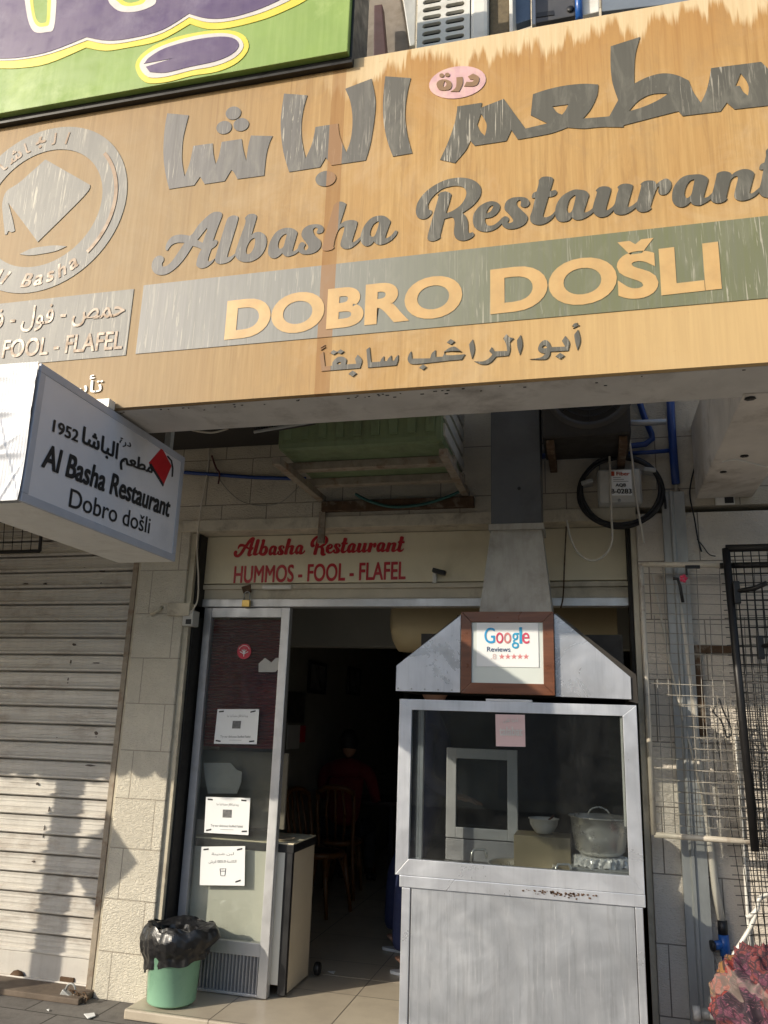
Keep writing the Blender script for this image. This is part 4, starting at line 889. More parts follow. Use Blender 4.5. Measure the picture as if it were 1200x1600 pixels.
# pots, bowls
tz = cz0+.006
def bowl(mb, c, r0, r1, h, lip=.012, base=.0):
    mb.lathe([(.001, base), (r0*.8, base), (r0, base+h*.12), (r1*.96, base+h*.62), (r1, base+h), (r1+lip, base+h+.003), (r1+lip, base+h+.006), (r1-.004, base+h+.004), (r1*.93, base+h*.6), (r0*.94, base+h*.14), (.001, base+h*.06)], c, 40)
MT['pot'] = simple('polished_steel', (.80, .78, .72), .29, .66, .08, 5, rvar=.05)
pc = P(938, 1335, -.36); zb_ = pc.z
blk = MB().box(pc.x-.14, pc.x+.13, -.50, -.24, tz, zb_-.045, .006); solo('metal_box', blk, MT['galv'], 'grey metal box under the steel bowl inside the cabinet', 'box')
def foil(u, v):
    q = 2*math.pi*u; r = .125*math.sin(min(1, v*1.6)*math.pi/2)+.010*math.sin(9*q)*v+.006*math.sin(23*q+7*v)
    return Vector((pc.x+r*math.cos(q), -.37+r*math.sin(q), zb_-.045+.043*(1-v**3)+.006*math.sin(17*q+31*v)*v))
mb = MB().sheet(foil, 90, 14, False); solo('crumpled_foil', mb, simple('white_foil', (.75, .75, .74), .3, .3, .1, 20), 'crumpled white foil under the steel bowl in the cabinet', 'foil', base=(pc.x, -.37, zb_-.045))
st_ = thing('steel_bowl', 'large shiny steel bowl at the right inside the glass cabinet', 'bowl', (pc.x, -.37, zb_))
mb = MB(); bowl(mb, (pc.x, -.37, zb_+.002), .115, .135, .165); mb.build('bowl', MT['pot'], st_)
mb = MB().tube([(pc.x-.05, -.37+.10, zb_+.17)]+[(pc.x-.05+.05*(1-math.cos(q)), -.27, zb_+.17+.035*math.sin(q)) for q in np.linspace(.2, 2.9, 8)], .004, 6); mb.build('handle', MT['pot'], st_)
wc = P(850, 1302, -.30); wb = thing('white_bowl', 'white plastic bowl in the middle of the glass cabinet', 'bowl', wc)
mb = MB(); bowl(mb, wc, .045, .07, .065, .006); mb.build('bowl', MT['white_pl'], wb); MB().tube([wc+Vector((.01, 0, .05)), wc+Vector((.05, .01, .085))], .005, 6).build('spoon', MT['wood'], wb)
tq = P(850, 1325, -.32); mb = MB().box(tq.x-.14, tq.x+.13, -.40, -.20, tz, wc.z-.004, .004); solo('food_tray', mb, simple('yellowish_tray', (.26, .215, .13), .4, 0, .1), 'yellowish deep tray under the white bowl in the cabinet', 'tray')
pp = P(818, 1352, -.46); pt_ = thing('cooking_pot', 'wide frying pot with two wire handles at the front of the cabinet', 'pot', (pp.x, -.47, tz))
mb = MB(); bowl(mb, (pp.x-.01, -.45, tz), .15, .155, pp.z-tz, .006); mb.build('body', MT['pot'], pt_)
for a, c, d in ((748, 1338, -.47), (880, 1362, -.56)):
    p = P(a, c, d); hw = .034; dz = .028; mb = MB().tube([p+Vector((-hw, 0, -dz)), p+Vector((-hw*.95, 0, dz*.5)), p+Vector((-hw*.7, .01, dz)), p+Vector((hw*.7, .03, dz)), p+Vector((hw*.95, .03, dz*.5)), p+Vector((hw, .03, -dz*.4))], .006, 8); mb.build('handle', MT['pot'], pt_)
tk = thing('delivery_sticker', 'dusty pink talabat sticker on the cabinet glass', 'sticker', P(797, 1140, CY+.010))
c4 = [P(a, c, CY+.009) for a, c in ((774, 1116), (820, 1117), (821, 1167), (775, 1166))]
MB().prism(c4, (0, .002, 0), .0005).build('sheet', simple('dusty_pink_vinyl', (.60, .43, .42), .5, 0, .06), tk)
mb = MB(); U = (c4[2]-c4[3]).normalized(); w = (c4[2]-c4[3]).length
write(mb, 'talabat', c4[3]+U*w*.12+ZV*.050+Vector((0, -.001, 0)), U, ZV, w*.78, .040, .03); write(mb, arab('احنا على'), c4[3]+U*w*.25+ZV*.105+Vector((0, -.001, 0)), U, ZV, w*.5, .028, .02)
mb.build('lettering', MT['offwhite'], tk)

# ------------------------------------------------------------------ smoke hood, flue
hd = thing('smoke_hood', 'dented steel smoke hood with tapering flue above the food cabinet', 'hood', (-.35, CY, 1.6))
HYF = CY+.012
hb = (P(619, 1076, HYF).z+P(984, 1092, HYF).z)/2; hx0, hx1 = P(619, 1060, HYF).x, P(986, 1080, HYF).x
htl, htr = P(722, 958, HYF), P(866, 961, HYF); ht = (htl.z+htr.z)/2; sl = P(620, 1040, HYF).z; sr = P(984, 1058, HYF).z
pa, pb = P(720, 1000, HYF).x, P(866, 1000, HYF).x
MB().prism([Vector((x, HYF, zz)) for x, zz in ((hx0, hb), (pa-.002, hb), (pa-.002, ht), (htl.x-.005, ht-.005), (hx0, sl))], (0, .004, 0)).build('front_sheet', MT['steel_hood'], hd)
MB().prism([Vector((x, HYF, zz)) for x, zz in ((pb+.002, hb-.008), (hx1, hb-.012), (hx1, sr), (pb+.012, ht-.005), (pb+.002, ht))], (0, .004, 0)).build('front_sheet', MT['steel_hood'], hd)
MB().prism([Vector((x, HYF+.004, zz)) for x, zz in ((pa, hb), (pb, hb), (pb, ht), (pa, ht))], (0, .004, 0)).build('front_sheet', MT['dark'], hd)
HOOD_DARK = simple('dark_sheet_metal', (.04, .034, .028), .6, .3, .3, 8)
mb = MB().prism([Vector((x, HYF+.009, zz)) for x, zz in ((pb, ht), (htr.x+.012, ht+.006), (hx1+.026, sr+.012), (hx1+.030, hb-.03), (hx1-.01, hb-.02), (hx1-.01, sr-.02), (htr.x-.03, ht-.03))], (0, .48, 0)); mb.build('side_wall', HOOD_DARK, hd)  # dark slab showing past the right edge of the hood
mb = MB().prism([Vector((x, HYF+.009, zz)) for x, zz in ((hx0+.004, hb), (hx0+.004, sl-.002), (htl.x, ht-.006), (htl.x+.03, ht-.03), (hx0+.03, sl-.02), (hx0+.03, hb))], (0, .48, 0)); mb.build('side_wall', HOOD_DARK, hd)
MB().box(hx0+.03, hx1-.01, HYF+.45, HYF+.47, hb, ht-.05).build('rear_wall', HOOD_DARK, hd)
MB().box(pa-.02, pb+.02, HYF+.01, HYF+.44, ht-.02, ht-.004).build('top_sheet', HOOD_DARK, hd)
for k in range(14):
    t = k/13; a = Vector((hx0+.012, HYF-.002, hb+.012)); c = Vector((pa-.02, HYF-.002, hb+.010)); p = a.lerp(c, t)
    if k % 3 == 0:
        MB().lathe([(.001, -.0015), (.004, -.0015), (.004, .001), (.001, .001)], p, 8, 'Y').build('rivet', MT['galv'], hd)
# flue
FY = CY+.07
fb0, fb1 = P(748, 952, FY), P(863, 957, FY); DY0 = FY+.10
ft0, ft1 = P(767, 828, DY0), P(846, 826, DY0)
zf0, zf1 = ht-.004, (ft0.z+ft1.z)/2; dd = ft1.x-ft0.x
lo = [(fb0.x, FY), (fb1.x, FY), (fb1.x, FY+.36), (fb0.x, FY+.36)]; hi = [(ft0.x, DY0), (ft1.x, DY0), (ft1.x, DY0+.20), (ft0.x, DY0+.20)]
mb = MB().add([Vector((x, y, zf0)) for x, y in lo]+[Vector((x, y, zf1)) for x, y in hi], [[i, (i+1) % 4, 4+(i+1) % 4, 4+i] for i in range(4)]); mb.build('flare', MT['flare'], hd)
MB().box(ft0.x-.012, ft1.x+.012, DY0-.012, DY0+.212, zf1-.004, zf1+.030, .003).build('flue_collar', MT['flare'], hd)
MB().box(ft0.x, ft1.x, DY0, DY0+.20, zf1+.03, 4.4, .004).build('flue', MT['duct'], hd)
p = P(811, 763, DY0-.002); MB().lathe([(.001, -.004), (.009, -.003), (.009, .002), (.001, .002)], p, 10, 'Y').build('bolt', MT['black'], hd)
# framed review certificate standing against the hood
pf = thing('framed_certificate', 'brown wooden frame with a Google Reviews sheet in front of the hood', 'picture frame', P(793, 1085, HYF-.02))
QY = HYF-.028
q = [P(a, c, QY) for a, c in ((720, 954), (866, 957), (866, 1087), (720, 1083))]
x0, x1 = (q[0].x+q[3].x)/2, (q[1].x+q[2].x)/2; z1, z0 = (q[0].z+q[1].z)/2, (q[2].z+q[3].z)/2; w = .052
for pl in (((x0, z0), (x1, z0), (x1-w, z0+w), (x0+w, z0+w)), ((x0, z1), (x1, z1), (x1-w, z1-w), (x0+w, z1-w)), ((x0, z0), (x0, z1), (x0+w, z1-w), (x0+w, z0+w)), ((x1, z0), (x1, z1), (x1-w, z1-w), (x1-w, z0+w))):
    MB().prism([Vector((a, QY, c)) for a, c in pl], (0, .024, 0), .003).build('frame', MT['wood'], pf)
MB().box(x0+w-.003, x1-w+.003, QY+.010, QY+.014, z0+w-.003, z1-w+.003).build('backing', simple('pale_green_card', (.62, .66, .62), .4, 0, .03), pf)
s0, s1, s2 = P(745, 973, QY+.008), P(841, 974, QY+.008), P(840, 1043, QY+.008)
MB().box(s0.x, s1.x, QY+.006, QY+.009, s2.z, s0.z).build('sheet', MT['paper'], pf)
GC = {'b': (.02, .32, .62), 'r': (.62, .07, .13), 'p': (.62, .22, .22), 'g': (.03, .35, .60), 'n': (.04, .09, .20)}
for k_, v in GC.items(): MT['g'+k_] = simple('print_tone', v, .45, 0, .05)
L0 = P(757, 1005, QY+.005); L1 = P(829, 1006, QY+.005); tw = L1.x-L0.x; xx = L0.x
for ch, wd, col, hh, dz in (('G', .245, 'gb', .075, 0), ('o', .165, 'gr', .052, 0), ('o', .165, 'gp', .052, 0), ('g', .160, 'gg', .075, -.024), ('l', .055, 'gg', .078, 0), ('e', .165, 'gr', .052, 0)):
    mb = MB(); write(mb, ch, (xx, QY+.005, L0.z+dz), XU, ZV, wd*tw*.93, hh, .006); mb.build('logo_letter', MT[col], pf); xx += wd*tw*1.04
mb = MB(); p = P(761, 1018, QY+.005); write(mb, 'Reviews', p, XU, ZV, .112, .023, .006); mb.build('caption', MT['gn'], pf)
for i in range(5):
    c = P(784+9.5*i, 1026, QY+.005); pts = []
    for k_ in range(10):
        r_ = .015 if k_ % 2 == 0 else .0062; a = math.pi/2+math.pi*k_/5; pts.append(c+Vector((r_*math.cos(a), 0, r_*math.sin(a))))
    MB().prism(pts, (0, .001, 0)).build('star', MT['gp'], pf)
mb = MB(); c = P(767, 1030, QY+.005); write(mb, '.8', c, XU, ZV, .026, .026, .01); mb.build('score', simple('faded_pink_print', (.72, .58, .56), .5), pf)
MB().box(I0+.36, I0+.58, CY-.02+.03, CY+.06, cz1+.001, cz1+.012, .002).build('rest', MT['alu'], pf)

# ------------------------------------------------------------------ green air-conditioner body on brackets under the sign
gu = thing('air_conditioner', 'old green air conditioner casing on rusty brackets under the big sign', 'air conditioner', (-1.3, -.6, 2.75))
zb = P(600, 757, -.22).z
f0_, f1_ = PZ(433, 697, zb), PZ(700, 694, zb); b0_, b1_ = PZ(500, 759, zb), PZ(718, 752, zb)
yf, yb = (f0_.y+f1_.y)/2, (b0_.y+b1_.y)/2; gx0, gx1 = (f0_.x+b0_.x)/2-.02, (f1_.x+b1_.x)/2
MB().box(gx0, gx1, yf, yb, zb, zb+.50, .03).build('casing', MT['green'], gu)
mb = MB()
for i in range(9):
    x = gx0+.06+(gx1-gx0-.12)*i/8; MB().box(x-.022, x+.022, yf-.010, yf+.004, zb+.05, zb+.46, .004).build('front_rib', MT['green'], gu)
MB().box(gx0+.1, gx1-.02, yf-.025, yf-.002, zb+.17, zb+.23, .004).build('front_strip', MT['rust'], gu)
for i in range(5):
    z = zb+.03+.09*i; y0 = yf+.03
    MB().box(gx1-.001, gx1+.010, y0, yb-.04, z+.012, z+.075, .002).build('side_fin', MT['grey_pl'], gu)
for t in (.36, .80):
    y = yf+(yb-yf)*t; MB().box(gx0-.02, gx1+.03, y-.03, y+.03, zb-.045, zb-.002, .003).build('cross_bar', MT['rust'], gu)
for x in (gx0+.01, gx1+.01):
    MB().box(x-.022, x+.022, yf-.02, WY-.002, zb-.085, zb-.047, .003).build('bracket_rail', MT['rust'], gu)
MB().box(gx0+.02, gx1+.06, WY-.05, WY-.004, zb-.15, zb-.09, .003).build('wall_bar', MT['rust_brown'], gu)
x = gx0+.02; MB().box(x-.02, x+.02, WY-.03, WY-.003, zb-.34, zb-.15, .003).build('bracket_leg', MT['rust'], gu)
def cable(name, px, y, r, mat, label, cat='cable', sub=6, ys=None, group=None):
    """smooth cable through pixels on the plane Y=y (or each at its own depth)"""
    pts = [P(a, c, ys[i] if ys else y) for i, (a, c) in enumerate(px)]
    out = []
    for i in range(len(pts)-1):
        p0, p1, p2, p3 = pts[max(i-1, 0)], pts[i], pts[i+1], pts[min(i+2, len(pts)-1)]
        for k in range(sub):
            t = k/sub; out.append(.5*((2*p1)+(p2-p0)*t+(2*p0-5*p1+4*p2-p3)*t*t+(3*p1-p0-3*p2+p3)*t**3))
    out.append(pts[-1]); return solo(name, MB().tube(out, r, 6), mat, label, cat, group)
HOSE = simple('dark_teal_hose', (.02, .10, .085), .4)
WYF = WY-.012
cable('hose', [(555, 772), (580, 784), (615, 792), (660, 788), (700, 776), (725, 764)], WY-.07, .009, HOSE, 'dark teal hose sagging under the green air conditioner', 'hose')
cable('blue_cable', [(270, 737), (330, 741), (400, 746), (478, 748)], WYF, .012, MT['blue'], 'straight blue cable from behind the white hanging sign to the green air conditioner')
cable('drooping_wire', [(331, 715), (345, 752), (375, 782), (410, 790), (440, 784), (465, 762), (476, 748)], WYF, .0025, MT['wire'], 'thin wire sagging on the stone below the straight blue cable', 'wire')
cable('door_cable', [(322, 665), (326, 720), (313, 800), (308, 850), (310, 900), (309, 935), (303, 950), (297, 958)], WYF, .005, MT['pvc'], 'thin cream cable running down past the left end of the lintel board')
cable('tangled_wire', [(300, 672), (330, 676), (356, 670)], WYF-.5, .006, MT['pvc'], 'pale wire lying along the underside behind the big sign', 'wire')
cable('red_wire', [(331, 712), (337, 730), (343, 740), (341, 756)], WYF-.02, .006, simple('dark_red_tape', (.08, .01, .012), .5), 'knotted dark red wire ends hanging on the stone wall', 'wire')
# dark heat-sink grille left of the green casing
hg = thing('vent_grille', 'black ribbed vent grille left of the green air conditioner', 'grille', P(440, 668, -1.2))
q = [P(a, c, -1.2) for a, c in ((396, 663), (487, 652), (490, 660), (398, 676))]
MB().prism(q, (0, .03, 0)).build('back', MT['dark'], hg)
for i in range(11):
    t = (i+.5)/11; a = q[0].lerp(q[1], t); c = q[3].lerp(q[2], t); MB().tube([a+Vector((0, -.006, 0)), c+Vector((0, -.006, 0))], .008, 4).build('rib', MT['black_metal'], hg)
MB().tube([q[3]+Vector((0, -.008, 0)), q[2]+Vector((0, -.008, 0))], .008, 6).build('trim', MT['galv'], hg)
mb = MB().box(-2.75, gx0-.12, -1.35, WY-.01, P(400, 705, WY).z+.03, P(400, 705, WY).z+.33, .01)
solo('mesh_duct', mb, simple('dark_woven_mesh', (.035, .03, .025), .8, 0, .4, 120), 'dark mesh covered duct above the stone, left of the green air conditioner', 'duct')

# ------------------------------------------------------------------ dark fan unit, pipes and fibre box right of the flue
fu = thing('fan_unit', 'dark outdoor fan unit with round grille above the fibre box', 'air conditioner', (-.05, -.45, 3.0))
c = P(905, 612, -.62); hw = P(985, 640, -.62).x; lw = P(846, 640, -.62).x; zbt = P(900, 682, -.62).z
DU = simple('sooty_unit_paint', (.030, .026, .022), .6, .1, .3, 6)
MB().box(lw, hw, -.62, -.24, zbt, zbt+.62, .015).build('casing', DU, fu)
cc = Vector(((lw+hw)/2+.02, -.622, zbt+.27)); mb = MB().lathe([(.19, -.006), (.205, .008), (.22, .008), (.235, -.004)], cc, 36, 'Y'); mb.build('fan_ring', simple('dull_ring', (.06, .055, .05), .5, .3), fu)
MB().lathe([(.001, .0), (.19, .0)], cc, 36, 'Y').build('fan_opening', MT['dark'], fu)
for r in (.05, .09, .13, .165): MB().tube([cc+Vector((r*math.cos(q), -.006, r*math.sin(q))) for q in np.linspace(0, 2*math.pi, 30)], .003, 4, cap=False).build('guard_wire', MT['black_metal'], fu)
for k in range(4): q = k*math.pi/4; d = Vector((math.cos(q), 0, math.sin(q)))*.19; MB().tube([cc-d+Vector((0, -.009, 0)), cc+d+Vector((0, -.009, 0))], .003, 4).build('guard_wire', MT['black_metal'], fu)
for i, (x, s) in enumerate(((lw+.02, 1), (hw-.06, 1))): MB().box(x, x+.04, -.60, WY-.002, zbt-.05, zbt-.004, .003).build('bracket', MT['rust_brown'], fu)
def pipe(name, px, y, r, mat, label, cat='pipe'):
    return solo(name, MB().tube([P(a, c, y) for a, c in px], r, 10), mat, label, cat)
pipe('blue_pipe', [(845, 713), (900, 706), (960, 700), (1008, 694), (1019, 686), (1018, 678), (1006, 650), (994, 612), (988, 580)], WY-.04, .017, MT['blue'], 'blue pipe bending upward to the right of the dark fan unit')
pipe('blue_riser', [(1046, 590), (1049, 660), (1053, 720), (1056, 756)], WY-.035, .022, MT['blue'], 'thick vertical blue pipe left of the concrete beam')
pipe('blue_branch', [(965, 709), (1010, 707), (1048, 704)], WY-.03, .012, MT['blue'], 'thin horizontal blue pipe branching off the thick blue riser')
pipe('white_pipe', [(845, 717), (900, 715), (966, 712)], WY-.02, .012, MT['grey_pl'], 'pale pipe running just under the bent blue pipe')
pipe('grey_bar', [(938, 660), (1000, 661), (1041, 659)], WY-.10, .018, MT['alu_grey'], 'short horizontal grey pipe with a pale end cap under the sign', 'pipe')
pipe('conduit_stub', [(958, 664), (961, 690), (962, 712)], WY-.06, .016, MT['pvc'], 'short pale conduit dropping from the grey pipe behind the cables')
fx = thing('fibre_box', 'grey fibre junction box with AQB B-0283 label inside a coil of black cable', 'junction box', P(970, 757, WY))
fy = WY-.085; q = [P(a, c, fy) for a, c in ((933, 731), (1002, 733), (1004, 787), (934, 789))]
x0, x1, z0, z1 = (q[0].x+q[3].x)/2, (q[1].x+q[2].x)/2, (q[2].z+q[3].z)/2, (q[0].z+q[1].z)/2
MB().box(x0, x1, fy, WY-.003, z0, z1, .018).build('box', MT['grey_pl'], fx)
MB().box(x0+.008, x1-.008, fy-.010, fy+.002, z0+.006, z1-.006, .010).build('lid', MT['grey_pl'], fx)
lq = [P(a, c, fy-.012) for a, c in ((953, 735), (986, 734), (988, 774), (954, 774))]
MB().prism(lq, (0, .003, 0)).build('label', MT['paper'], fx)
mb = MB(); yy = fy-.0135; U = (lq[2]-lq[3]).normalized(); w = (lq[2]-lq[3]).length
write(mb, 'B-0283', lq[3]+U*w*.03+ZV*.010+Vector((0, -.0015, 0)), U, ZV, w*.94, .026, .03); write(mb, 'AQB', lq[3]+U*w*.25+ZV*.046+Vector((0, -.0015, 0)), U, ZV, w*.48, .020, .03)
for i, ww in enumerate((.7, .5, .35)): mb.prism([lq[3]+U*w*(.15)+ZV*(.078+i*.011)+Vector((0, -.0015, 0)), lq[3]+U*w*(.15+ww)+ZV*(.078+i*.011)+Vector((0, -.0015, 0)), lq[3]+U*w*(.15+ww)+ZV*(.080+i*.011)+Vector((0, -.0015, 0)), lq[3]+U*w*.15+ZV*(.080+i*.011)+Vector((0, -.0015, 0))], (0, .0005, 0))
mb.build('code_lettering', MT['ink'], fx)
mb = MB(); write(mb, 'Fiber', lq[0]+U*w*.30-ZV*.030+Vector((0, -.0015, 0)), U, ZV, w*.60, .020, .02); mb.prism([lq[0]+U*w*.02-ZV*.032+Vector((0, -.0015, 0)), lq[0]+U*w*.2-ZV*.032+Vector((0, -.0015, 0)), lq[0]+U*w*.2-ZV*.006+Vector((0, -.0015, 0)), lq[0]+U*w*.02-ZV*.006+Vector((0, -.0015, 0))], (0, .0005, 0)); mb.build('logo', simple('orange_red_print', (.50, .07, .03), .5), fx)
p = P(968, 782, fy-.012); MB().lathe([(.001, -.004), (.008, -.003), (.009, .002), (.001, .002)], p, 10, 'Y').build('screw', MT['galv'], fx)
mb = MB(); cc = P(969, 768, WY-.05)
for j in range(4):
    pts = []
    for k in range(49):
        t = 2*math.pi*k/48; rx = .205+.006*j+.004*math.sin(3*t+j); rz = .188+.005*j+.004*math.sin(2*t+2*j); pts.append(cc+Vector((rx*math.cos(t), -.018+.012*(j % 2)+.006*math.sin(5*t+j), rz*math.sin(t))))
    mb.tube(pts, .0095, 6, cap=False)
solo('cable_coil', mb, MT['black'], 'coil of thick black cable hung round the grey fibre box', 'cable')
ck = 0
for a, c, lab in ((918, 753, 'left'), (1016, 734, 'right')):
    p = P(a, c, WY-.08); solo('cable_clip', MB().box(p.x-.035, p.x+.03, WY-.09, WY-.01, p.z-.012, p.z+.012, .005, Matrix.Rotation(R(-15 if lab == 'left' else 10), 4, 'Y')), MT['galv'], 'metal clip holding the black cable coil on its %s side' % lab, 'clip')
cable('hanging_cable', [(951, 664), (953, 730), (955, 800), (956, 845), (944, 868), (925, 876), (905, 866), (892, 842), (885, 812)], WY-.10, .006, MT['pvc'], 'pale cable hanging in front of the fibre box and looping left')
cable('pale_wire', [(980, 668), (988, 720), (993, 770), (1000, 815), (1006, 850)], WY-.10, .006, MT['pvc'], 'pale cord hanging down across the right side of the fibre box')
cable('black_lead', [(1017, 735), (1030, 745), (1038, 775), (1040, 795)], WY-.06, .006, MT['black'], 'black lead curving from the cable coil into the grey channel')
cable('frayed_wire', [(885, 812), (884, 840), (882, 880), (880, 930), (876, 950)], -.06, .004, MT['rust_brown'], 'frayed brown wire hanging beside the flue in front of the lintel', 'wire')
cable('wall_wire', [(1085, 732), (1080, 752), (1078, 775), (1085, 810), (1090, 840), (1096, 862)], WYF, .004, MT['black'], 'black wire running down the stone below the concrete beam', 'wire')
cable('wire_end', [(1089, 842), (1098, 853), (1108, 866), (1118, 869)], WYF, .003, MT['black'], 'loose black wire end by the top of the cream mesh rack', 'wire')
cable('white_string', [(1128, 722), (1150, 718), (1175, 724), (1205, 731)], -1.05, .004, MT['white_pl'], 'white string drawn across the underside of the concrete beam', 'string')

# ------------------------------------------------------------------ galvanised channel, conduit, blue fitting on the right wall
chn = thing('metal_channel', 'tall galvanised cable channel on the right wall beside the food cabinet', 'channel', (P(1060, 1300, WY).x, WY-.03, ZP))
x0 = P(1040, 900, WY).x-.002; x1 = x0+.115; zt = P(1042, 772, WY).z
mb = MB().prism([Vector((x0, WY-.002, ZP)), Vector((x0, WY-.045, ZP)), Vector((x0+.035, WY-.045, ZP)), Vector((x0+.042, WY-.058, ZP)), Vector((x0+.055, WY-.058, ZP)), Vector((x0+.062, WY-.045, ZP)), Vector((x1, WY-.045, ZP)), Vector((x1, WY-.002, ZP))], (0, 0, zt-ZP)); mb.build('profile', MT['galv'], chn)
for z in (.35, 1.0, 1.7): MB().lathe([(.001, -.004), (.006, -.003), (.006, .002), (.001, .002)], (x0+.085, WY-.046, z), 8, 'Y').build('screw', MT['galv'], chn)
pipe('white_conduit', [(1060, 930), (1072, 1010), (1085, 1130), (1099, 1260), (1106, 1300), (1118, 1390), (1130, 1452)], WY-.03, .018, MT['pvc'], 'cream conduit running down the right wall to the blue fitting')
pipe('thin_conduit', [(1051, 640), (1056, 760), (1059, 860), (1062, 930)], WY-.012, .009, MT['pvc'], 'thin cream conduit above the mesh rack on the right wall')
pipe('tie_rod', [(1018, 892), (1032, 960), (1048, 1040), (1064, 1110), (1082, 1180), (1104, 1270)], WY-.05, .006, MT['pvc'], 'thin slanting pale cord behind the cream mesh rack', 'cord')
bf = thing('blue_fitting', 'blue plastic tee fitting with black tape at the end of the cream conduit', 'fitting', P(1132, 1475, WY))
a, c = P(1130, 1460, WY-.035), P(1134, 1494, WY-.035); MB().tube([a, c], .024, 12).build('body', MT['blue2'], bf)
m_ = a.lerp(c, .45); MB().tube([m_, m_+Vector((-.045, -.02, -.005))], .02, 12).build('branch', MT['blue2'], bf); MB().tube([a+Vector((0, 0, .06)), a+Vector((0, 0, -.005))], .022, 10).build('tape', MT['black'], bf)
MB().tube([m_+Vector((-.05, -.022, -.006)), m_+Vector((-.062, -.026, -.007))], .024, 12).build('cap', MT['black'], bf)
MB().tube([c, c+Vector((0, 0, -.5))], .017, 10).build('lower_pipe', MT['blue'], bf)
cable('white_hose', [(1204, 1395), (1186, 1405), (1183, 1420), (1174, 1430), (1166, 1433)], WY-.20, .010, MT['white_pl'], 'upper loop of thin white hose at the right edge', 'hose')
cable('white_tube', [(1181, 1428), (1172, 1450), (1158, 1473), (1148, 1490), (1144, 1500)], WY-.20, .010, MT['white_pl'], 'thin white tube slanting down to the cloth bundle', 'tube')
pipe('edge_pipe', [(1150, 1150), (1158, 1270), (1165, 1380), (1172, 1490), (1176, 1550)], WY-.012, .008, MT['white_pl'], 'thin white strip running down the stone near the right edge', 'strip')

# ------------------------------------------------------------------ wire racks on the right
def rack(name, label, quad, y, bars, mat_f, mat_w, nx, nz, rf=.014, rw=.0021, skip=0):
    q = [P(a, c, y) for a, c in quad]                               # TL TR BR BL
    t = thing(name, label, 'rack', q[3])
    for i, j in bars: MB().tube([q[i], q[j]], rf, 8).build('frame_tube', mat_f, t)
    mb = MB(); rnd = random.Random(nx)
    for i in range(1, nx):
        a, c = q[0].lerp(q[1], i/nx), q[3].lerp(q[2], i/nx); k0 = rnd.choice((0, 0, 0, .2, .35)) if skip else 0
        mb.tube([a.lerp(c, k0), c], rw, 4)
    for i in range(1, nz):
        a, c = q[0].lerp(q[3], i/nz), q[1].lerp(q[2], i/nz); mb.tube([a+Vector((0, -.004, .003*math.sin(i*2.2))), c+Vector((0, -.004, 0))], rw, 4)
    o = mb.build('wire_mesh', mat_w, t); return t
rack('mesh_rack', 'cream framed wire mesh rack leaning on the right wall by the cabinet', [(1001, 882), (1215, 884), (1230, 1320), (1022, 1304)], -.36, ((0, 1), (2, 3), (3, 0)), MT['cream_metal'], MT['wire'], 12, 26, .014, .0024, 1)
rack('lower_mesh', 'narrow pale wire mesh hooked over the lower half of the cream rack', [(1042, 1084), (1222, 1090), (1236, 1300), (1055, 1290)], -.39, (), MT['cream_metal'], simple('pale_wire', (.30, .27, .22), .5, .3), 9, 12, .01, .0017)
rack('black_rack', 'black framed wire rack at the right edge in front of the cream one', [(1134, 857), (1290, 853), (1330, 1345), (1180, 1330)], -.44, ((0, 1), (3, 0)), MT['black_metal'], MT['black_metal'], 12, 32, .019, .0030)
rack('black_mesh', 'second black wire mesh overlapping the black rack near the right edge', [(1125, 884), (1290, 880), (1325, 1600), (1187, 1600)], -.41, ((0, 1),), MT['black_metal'], MT['black_metal'], 13, 46, .015, .0026)
rack('dense_mesh', 'fine black wire mesh behind the black rack, lowest at the right edge', [(1100, 1105), (1290, 1108), (1305, 1560), (1176, 1560)], -.33, (), MT['black_metal'], MT['black_metal'], 15, 30, .01, .0022)
ag = thing('angle_iron', 'brown rusty angle iron bracket fixed to the wall behind the racks', 'bracket', P(1090, 1100, WY))
MB().slab([(1080, 1008), (1148, 1008), (1148, 1020), (1080, 1020)], WY-.03, .03, .002).build('top_bar', MT['rust_brown'], ag); MB().slab([(1080, 1021), (1095, 1021), (1104, 1150), (1090, 1150)], WY-.03, .03, .002).build('upright', MT['rust_brown'], ag)
cable('wire_bundle', [(1122, 1096), (1115, 1112), (1126, 1125), (1132, 1140), (1136, 1152), (1143, 1142), (1130, 1110), (1124, 1092)], -.36, .004, MT['black'], 'black wire bundle hanging on the lower pale mesh', 'wire')
fl = thing('pink_clip', 'pink flower clip with black hook on the cream mesh rack', 'clip', P(1066, 904, -.38))
p = P(1068, 904, -.385); mb = MB()
for k in range(5): q = 2*math.pi*k/5; mb.lathe([(.001, -.008), (.009, -.005), (.009, .003), (.001, .008)], p+Vector((.011*math.cos(q), 0, .013*math.sin(q))), 8, 'Y')
mb.build('petals', simple('bright_pink_plastic', (.75, .08, .15), .4), fl); MB().tube([p+Vector((-.05, 0, .0)), p+Vector((-.028, 0, 0)), p+Vector((-.018, .0, -.04)), p+Vector((-.01, 0, -.12))], .008, 6).build('hook', MT['black'], fl)
def hook(px, label, y=-.46):
    a = P(px[0], px[1], y); solo('rack_hook', MB().box(a.x-.02, a.x+.01, y-.01, y+.02, a.z-.06, a.z+.05, .004).tube([a, a+Vector((.07, -.03, .01)), a+Vector((.12, -.06, .03))], .012, 6), MT['black_metal'], label, 'hook', 'hooks on the black rack')
hook((1153, 924), 'upper black hook on the black rack'); hook((1190, 1010), 'lower black hook at the right edge of the black rack')
p = P(1082, 890, -.37); solo('display_clip', MB().box(p.x-.035, p.x+.035, -.385, -.372, p.z+.004, p.z+.02, .002).box(p.x-.035, p.x-.025, -.385, -.372, p.z-.03, p.z+.003, .002), MT['black_metal'], 'black bent clip under the top bar of the cream rack', 'clip')
